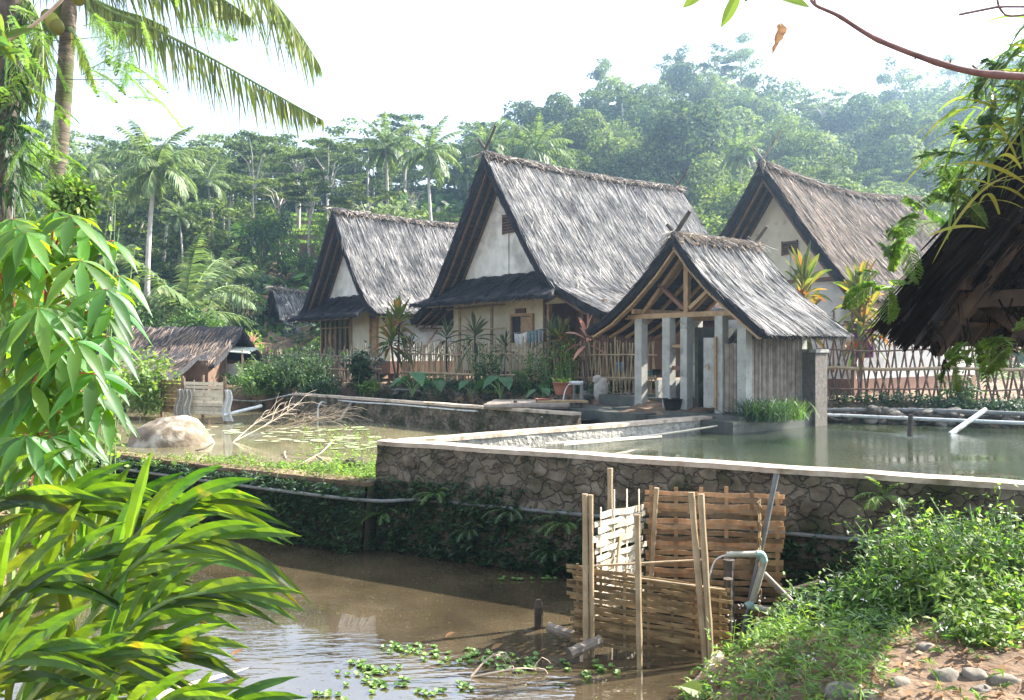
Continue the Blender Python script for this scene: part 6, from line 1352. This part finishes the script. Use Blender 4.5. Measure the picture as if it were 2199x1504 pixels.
for a,b,w_,m_,lab in (((1512,-16),(1466,17),.035,'bright','green leaf tip at the top left of the hanging leaves'),((1590,-22),(1548,60),.042,'bright','longest green leaf hanging from the top edge'),((1655,-12),(1738,16),.055,'bright','broad green leaf at the top edge right of the hanging brown leaf'),((1606,-12),(1600,4),.02,'deep','dark leaf tip between the green leaves at the top'),((1560,-14),(1545,2),.02,'bright','small leaf tip at the top edge')):
    g=G(); a=W(*a,3);b=W(*b,3); leaves(g,[a],[b-a],[A(.3,-1,.4)],[np.linalg.norm(b-a)],[w_],seg=8,fold=.18,prof=(.2,.7,1,.95,.7,.05)); tube(g,[a-(b-a)*.35,a],.0025,5); single(g,'hanging_leaf',M[m_],lab,'leaf')
g=G(); a=W(1678,50,3);b=W(1656,120,3); leaves(g,[a],[b-a],[A(.5,-1,.1)],[np.linalg.norm(b-a)],[.05],seg=9,fold=.3,prof=(.15,.8,1,.7,.75,.5,.3,.35,.15,.02),wave=.004); tube(g,[a,a+A(.0,0,.09),a+A(.03,0,.19)],.001,4); single(g,'dead_leaf',M['dryleaf'],'brown dead leaf hanging on a thread against the sky','leaf')
# ================================================================ foreground coconut palm, left
FPm=thing('coconut_palm','nearest coconut palm with thick mossy trunk leaning up out of the picture','palm tree',W(118,0,13)*A(1,1,0)+A(0,0,gz(W(118,0,13)[0],13)))
g=G(); Pt=spline([W(*p,13) for p in ((112,990),(114,640),(122,420),(134,250),(143,110),(150,0),(156,-130))],60); tube(g,Pt,np.linspace(.135,.105,60)*(1+.05*np.sin(np.arange(60)*2.6)),14); g.build('trunk',M['palmbark'],FPm,world=True,smooth=True)
def frondp(par,px,D,n,ll,lw,hang,seed,matn='palmleaf',hd=.3,side=.55,yoff=0.0):
    rs=np.random.RandomState(seed); P=spline([W(x,y,D+yoff*i) for i,(x,y) in enumerate(px)],26); gl=G(); gr=G(); tube(gr,P,np.linspace(.035,.006,26),6,cap=False); T=nrm(np.gradient(P,axis=0))
    s=np.linspace(.08,1,n)**.95; t=np.linspace(0,1,26); Q=np.stack([np.interp(s,t,P[:,i]) for i in range(3)],1); Tq=nrm(np.stack([np.interp(s,t,T[:,i]) for i in range(3)],1)); sd=nrm(np.cross(Tq,A(0,0,1)))
    pr=ll*np.clip(np.sin(math.pi*np.clip(s*.86+.12,0,1)),.18,1)
    for sg in (1,-1):
        D_=Tq*.35+sd*sg*side+A(0,0,-hang)+rs.normal(size=(n,3))*.10; leaves(gl,Q,D_,sd*sg*.7+A(0,0,.6)+rs.normal(size=(n,3))*.35,pr*rs.uniform(.75,1.15,n),lw,seg=4,droop=hd*rs.uniform(.6,1.4,n),prof=(.6,1,.8,.4,.05))
    o=gl.build('frond',M[matn],par,world=True); gr.build('frond_rib',M['greenstem'],o) if False else gr.build('frond_rib',M['greenstem'],o,world=True)
frondp(FPm,[(158,-30),(230,20),(330,62),(440,118),(560,185),(640,230),(692,258)],12.8,84,.72,.036,1.25,1)
frondp(FPm,[(158,-80),(290,-120),(430,-100),(540,-40),(610,30),(655,90),(685,140)],12.6,90,1.0,.036,.55,2,side=.8,hd=.35)
frondp(FPm,[(155,-60),(260,-60),(370,-40),(470,-5),(540,40)],12.9,80,.85,.034,1.1,3,side=.5)
frondp(FPm,[(150,-20),(110,30),(75,95),(58,170),(50,240)],13.1,70,.6,.042,.7,4,'palmleaf')
frondp(FPm,[(150,60),(172,95),(190,140),(202,185)],12.7,50,.35,.03,.8,5,'yellowleaf')
frondp(FPm,[(150,-60),(60,-80),(-30,-40),(-100,60),(-140,160)],12.8,90,.8,.042,.6,6)
frondp(FPm,[(155,-70),(220,-160),(320,-190),(420,-160),(500,-110)],13.6,80,.9,.042,.6,7)  # unseen frond above the view, added for its shadow
frondp(FPm,[(155,-60),(190,-10),(250,20),(310,38),(360,60)],14.0,80,.6,.042,.9,8)
g=G(); [blob(g,W(x,y,12.7),(.11,.11,.13),.05,2,2,i) for i,(x,y) in enumerate(((112,45),(122,58),(104,38),(168,-5)))]; g.build('coconuts',M['yellowleaf'],FPm,world=True,smooth=True)
# ---------------------------------------------------------------- dark tree at the left edge
DT=thing('dark_tree','dark leaning tree trunk at the far left edge, hung with dead fronds','tree',W(-20,0,8)*A(1,1,0)+A(0,0,1.2))
g=G(); tube(g,spline([W(*p,8) for p in ((-30,900),(-12,600),(2,420),(12,250),(20,120),(28,-20),(36,-160))],50),np.linspace(.14,.10,50)*(1+.06*np.sin(np.arange(50)*1.9)),10); g.build('trunk',M['bark'],DT,world=True,smooth=True)
rs=np.random.RandomState(12); g=G(); n=260; q=rs.rand(n); P=np.stack([W(18+30*(1-a)+rs.normal()*14,a*420,7.9+rs.normal()*.1) for a in q]); leaves(g,P,rs.normal(size=(n,3))*A(.6,.5,.3)+A(.1,0,-.7),rs.normal(size=(n,3)),rs.uniform(.15,.5,n),.022,seg=3,droop=.4,prof=(.8,1,.5,.05)); g.build('dead_fronds',M['deep'],DT,world=True)
frondp(DT,[(30,-30),(80,40),(90,150),(80,260)],7.9,60,.3,.02,.5,14,'palmleaf')
lacy('feathery_tree','fine feathery green leaves of an overhanging tree at the top left',[(30,60,4,30),(80,110,3,40),(170,60,3,40),(50,180,3,30),(100,230,2,40),(30,270,3,25),(220,50,3,40),(280,90,3,35),(330,40,3,30),(50,20,3,30),(240,140,2,40)],'lace',31,7.4,.42,cat='tree',dd=(.4,0,-.3),pl=.10,ll=.017,lw=.006,npin=14,sp=.5,nlf=12)
lacy('feathery_tree','lacy twigs reaching right across the palm trunk below the frond',[(160,170,2,30),(230,165,2,25),(290,180,2,20)],'lace',32,7.6,.36,cat='tree',dd=(.8,0,-.35),pl=.09,ll=.016,lw=.005,npin=14,sp=.3)
lacy('feathery_tree','bright lacy foliage mass low at the far left edge',[(40,340,7,35),(70,390,8,30),(20,400,7,30),(75,330,5,25)],'lace',33,9.0,.4,cat='tree',dd=(.2,0,-.2),pl=.10,ll=.024,lw=.009,npin=16,sp=.6)
pipe([mw(-10,100,5),mw(60,62,5),mw(110,22,5),mw(140,-8,5)],.010,'twig','pale smooth branch curving up at the top left corner','branch',name='pale_branch')
pipe([mw(-10,167,9),mw(150,171,9),mw(340,172,9)],.004,'bark','thin cable crossing the palm trunk','cable',name='cable')
pipe([mw(-10,86,9),mw(100,88,9),mw(230,79,9)],.004,'bark','upper thin cable crossing the palm trunk','cable',name='cable')
rs=np.random.RandomState(2); g=G(); n=9; leaves(g,np.stack([W(rs.uniform(-20,15),rs.uniform(20,140),4) for _ in range(n)]),rs.normal(size=(n,3))*.5+A(.5,0,-.4),A(0,-1,.4)+rs.normal(size=(n,3))*.3,.16,.05,seg=5,fold=.15); single(g,'leaf_spray',M['bright'],'bright leaves at the upper left picture edge','leaves')
# shrub at the palm foot
t=shrub_at(158,378,11.5,gz(W(158,0,11.5)[0],11.5),.9,60,'bright','rounded glossy leaved shrub in front of the thick palm trunk',51,L=.14,lw=.065,name='glossy_shrub')
rs=np.random.RandomState(52); g=G(); n=1500; c=W(156,428,11.5); d=nrm(rs.normal(size=(n,3))); P=c+d*A(.30,.3,.28)*rs.rand(n,1)**.35*rs.uniform(.8,1.15,(n,1)); leaves(g,P,d+rs.normal(size=(n,3))*.6+A(0,0,.2),d+A(0,0,.6)+rs.normal(size=(n,3))*.4,rs.uniform(.07,.13,n),.05,seg=3,droop=.2); g.build('crown_foliage',M['bright'],t,world=True)
g=G(); gd=G(); rs=np.random.RandomState(53)
for xr,yr,z,k in (((-6,1.2),(7.6,13),.006,420),((0,9),(11.5,19),1.406,300)):
    P=np.c_[rs.uniform(*xr,k),rs.uniform(*yr,k),np.full(k,z)]; ok=pdist(P[:,0],P[:,1],lowerW if z<1 else upper)==0; P=P[ok]; P=P[np.abs(vnoise(P,.9,3))>.18]; quads(gd,P,A(0,0,1)+rs.normal(size=(len(P),3))*.05,rs.uniform(.008,.02,len(P)),1.6)
tag(gd.build('floating_debris',M['moss']),kind='stuff')
# ================================================================ cassava
CV=thing('cassava_plant','tall cassava plant in the left foreground with drooping hand shaped leaves','plant',(-1.5,2.6,1.5))
hubs=[(40,470),(117,454),(157,465),(197,483),(236,518),(143,530),(80,596),(256,594),(232,622),(234,658),(80,662),(205,717),(37,720),(80,797),(175,779),(117,865),(168,841),(227,870),(154,916),(0,797),(11,889),(91,560),(11,556),(11,615),(219,797),(183,625),(60,500),(-20,480),(-30,640),(-20,740),(130,700),(150,640),(50,840),(100,500),(175,560),(-25,560),(60,640),(30,530),(190,850),(90,740),(140,765),(60,930),(110,940)]
rs=np.random.RandomState(17); g=G(); gp=G(); gs=G()
stemp=[W(*p,2.6) for p in ((20,1300),(38,1000),(62,870),(88,740),(103,610),(112,520),(116,462))]; SPn=spline(stemp,50); tube(gs,SPn,np.linspace(.012,.006,50),8)
stem2=[W(*p,2.5) for p in ((-20,1300),(-10,1000),(5,800),(10,650),(20,500))]; S2=spline(stem2,40); tube(gs,S2,np.linspace(.012,.006,40),8)
hubs+=[(int(a),int(b)) for a,b in zip(np.random.RandomState(3).uniform(-30,235,34),np.random.RandomState(4).uniform(470,950,34)) if a<235-abs(b-700)*.15]
for i,(px,py) in enumerate(hubs):
    D=2.45+rs.normal()*.13; h=W(px+rs.normal()*4,py,D); SS=SPn if px>15 else S2; k=int(np.argmin(np.abs(SS[:,2]-(h[2]-.05-.06*rs.rand())))); tube(gp,spline([SS[k],(SS[k]+h)/2+A(0,0,.02),h],6),.0028,5)
    out=nrm(h-SS[k]+A(0,0,.05)+rs.normal(size=3)*.03); m=rs.randint(5,7); axis=nrm(out*.45+A(0,-.25,.75)); a=nrm(np.cross(axis,A(1,.2,0))); b=np.cross(axis,a)
    an=np.linspace(0,2*math.pi*(m-1)/m,m)+rs.rand()*6; Dm=(np.cos(an)[:,None]*a+np.sin(an)[:,None]*b)*.9-A(0,0,.45)+rs.normal(size=(m,3))*.08; ll=rs.uniform(.105,.15)*np.where(np.arange(m)%2,1,.88)
    leaves(g,np.tile(h,(m,1)),Dm,np.tile(axis,(m,1))+Dm*.3,ll,.036,seg=8,droop=.28+rs.rand()*.2,fold=.16,prof=(.10,.3,.62,.92,1,.9,.62,.28,.02))
g.build('leaflets',M['cassava'],CV,world=True,smooth=True); gp.build('leaf_stalks',M['red'],CV,world=True); gs.build('stems',M['greenstem'],CV,world=True)
CW=thing('cassava_plant','second cassava plant lower and further left behind the ginger leaves','plant',(-2.2,3.6,1.4)); g=G(); gp=G()
for i in range(40):
    px,py=rs.uniform(-60,120),rs.uniform(560,960); D=3.5+rs.normal()*.3; h=W(px,py,D); m=6; axis=nrm(A(.2,-.3,.8)+rs.normal(size=3)*.25); a=nrm(np.cross(axis,A(1,.2,0))); b=np.cross(axis,a); an=np.arange(m)*1.05+rs.rand()*6; Dm=(np.cos(an)[:,None]*a+np.sin(an)[:,None]*b)-A(0,0,.4)
    leaves(g,np.tile(h,(m,1)),Dm,np.tile(axis,(m,1)),rs.uniform(.13,.18,m),.048,seg=5,droop=.3,fold=.15,prof=(.1,.62,1,.9,.4,.02)); tube(gp,[h,h-A(.1*rs.rand(),-.05,.25)],.003,4)
g.build('leaflets',M['cassava'],CW,world=True); gp.build('leaf_stalks',M['red'],CW,world=True)
g=G()
for k,pts in enumerate((((-10,1000),(20,985),(50,985),(80,1000)),((-10,1015),(40,1012),(70,1018),(90,1010)),((5,960),(12,985),(18,1040)),((-10,1030),(30,1040),(60,1036)))): tube(g,spline([W(*p,2.3) for p in pts],10),np.linspace(.008,.004,10),6)
single(g,'dry_vine',M['twig'],'curled dry reddish vine ends at the left edge above the ginger','vine')
# ================================================================ ginger in the foreground
def shoot(k,px,D,nl,L,w_,seed,lab,matn='ginger',dz=0.0,fan=.42,t0=.12):
    rs=np.random.RandomState(seed); m=len(px); y0,y3=px[0][1],px[3][1]; px=[px[0],(px[1][0],y3+(y0-y3)*.42),(px[2][0],y3+(y0-y3)*.10),(px[3][0]+10,y3+4)]; P=spline([W(x-18,y,D+dz*i/(m-1)) for i,(x,y) in enumerate(px)],40); t=thing('ginger_shoot',lab,'plant',P[0]); g=G(); gs=G(); tube(gs,P,np.linspace(.011,.003,40),7)
    T=nrm(np.gradient(P,axis=0)); s=np.linspace(t0,.97,nl); tt=np.linspace(0,1,40); Q=np.stack([np.interp(s,tt,P[:,i]) for i in range(3)],1); Tq=np.stack([np.interp(s,tt,T[:,i]) for i in range(3)],1)
    lat=nrm(np.cross(Tq,A(.15,1,.2))); sg=np.where(np.arange(nl)%2,1,-1)[:,None]; f=fan*(1-.55*s[:,None]); D_=Tq+lat*sg*f+A(0,-.10,0)*rs.normal(size=(nl,1))+rs.normal(size=(nl,3))*.07
    Nn=np.cross(D_,lat)*1.0+rs.normal(size=(nl,3))*.2+A(0,-.2,.5); leaves(g,Q,D_,Nn,L*(.75+.35*np.sin(math.pi*s))*rs.uniform(.85,1.12,nl),w_*rs.uniform(.85,1.15,nl),seg=10,droop=.2+.3*rs.rand(nl),fold=.17,prof=(.12,.5,.82,.97,1,.98,.92,.8,.6,.32,.02),wave=.0018)
    g.build('leaf_blades',M[matn],t,world=True,smooth=False); gs.build('stem',M['greenstem'],t,world=True)
SH=[([(120,1560),(240,1320),(340,1170),(430,1070)],2.15,17,.30,0.033,'ginger shoot whose tip reaches highest, over the mossy dam'),
([(60,1620),(200,1400),(330,1240),(470,1150)],2.05,18,.30,0.033,'ginger shoot with a fan of leaves over the brown water'),
([(100,1700),(230,1480),(350,1340),(490,1262)],2.0,21,.27,0.029,'ginger shoot arching right at mid height of the clump'),
([(60,1760),(180,1560),(300,1450),(380,1390)],1.95,20,.24,0.026,'ginger shoot just under the arching one'),
([(260,1800),(360,1640),(450,1560),(540,1512)],1.9,17,.22,0.025,'ginger shoot whose tip shows at the bottom edge'),
([(-80,1480),(20,1270),(110,1130),(210,1060)],2.25,17,.30,0.033,'ginger shoot left of the highest one'),
([(-160,1420),(-90,1230),(-20,1120),(60,1060)],2.2,16,.30,0.033,'ginger shoot at the left edge near the dry vine'),
([(-60,1560),(40,1400),(130,1260),(230,1190)],2.1,17,.29,0.030,'ginger shoot in the middle of the clump'),
([(-140,1600),(-40,1440),(40,1320),(110,1240)],2.0,16,.28,0.030,'ginger shoot low at the left edge'),
([(-60,1750),(50,1580),(150,1470),(260,1400)],1.9,18,.26,0.029,'ginger shoot near the bottom left corner'),
([(120,1850),(220,1680),(300,1570),(390,1500)],1.85,17,.22,0.025,'ginger shoot along the bottom edge'),
([(-120,1700),(-60,1560),(20,1460),(80,1400)],1.85,16,.25,0.029,'ginger shoot in the bottom left corner'),
([(60,1500),(170,1300),(230,1190),(300,1100)],2.4,16,.30,0.033,'ginger shoot behind the front shoots with upright leaves'),
([(0,1520),(90,1330),(120,1200),(160,1080)],2.5,14,.30,0.033,'ginger shoot standing nearly upright at the back of the clump'),
([(160,1650),(240,1480),(300,1360),(380,1280)],2.25,17,.26,0.030,'ginger shoot between the two arching shoots')]
for i,s in enumerate(SH): shoot(i,s[0],s[1],s[2],s[3],s[4],300+i,s[5])
# low foreground filler: broken growth on the near bank below the picture, and at the left bank
rs=np.random.RandomState(131); g=G(); P=np.c_[rs.uniform(-5,-1.6,500),rs.uniform(2.6,7.5,500),np.zeros(500)]; P[:,2]=ground(P[:,0],P[:,1]); P=P[P[:,2]>.1]; weeds(g,P,.5,9,.2,.05,rs); tag(g.build('near_bank_growth',M['mid']),kind='stuff')
g=G(); P=np.c_[rs.uniform(-8,-3.6,900),rs.uniform(4,12,900),np.zeros(900)]; P[:,2]=ground(P[:,0],P[:,1]); P=P[P[:,2]>.05]; weeds(g,P,.3,8,.16,.05,rs); tag(g.build('near_bank_growth',M['bright']),kind='stuff')
# ================================================================ air
m=bpy.data.materials.new('haze_air'); m.use_nodes=True; nt=m.node_tree; 
for x in list(nt.nodes): nt.nodes.remove(x)
o_=nt.nodes.new('ShaderNodeOutputMaterial'); pv=nt.nodes.new('ShaderNodeVolumePrincipled'); pv.inputs['Density'].default_value=HAZE; pv.inputs['Color'].default_value=(.50,.74,1,1); pv.inputs['Anisotropy'].default_value=.76
nt.links.new(pv.outputs[0],o_.inputs['Volume'])
g=G(); box(g,(0,90,42),(560,440,90)); hz=g.build('haze',m); tag(hz,kind='stuff')
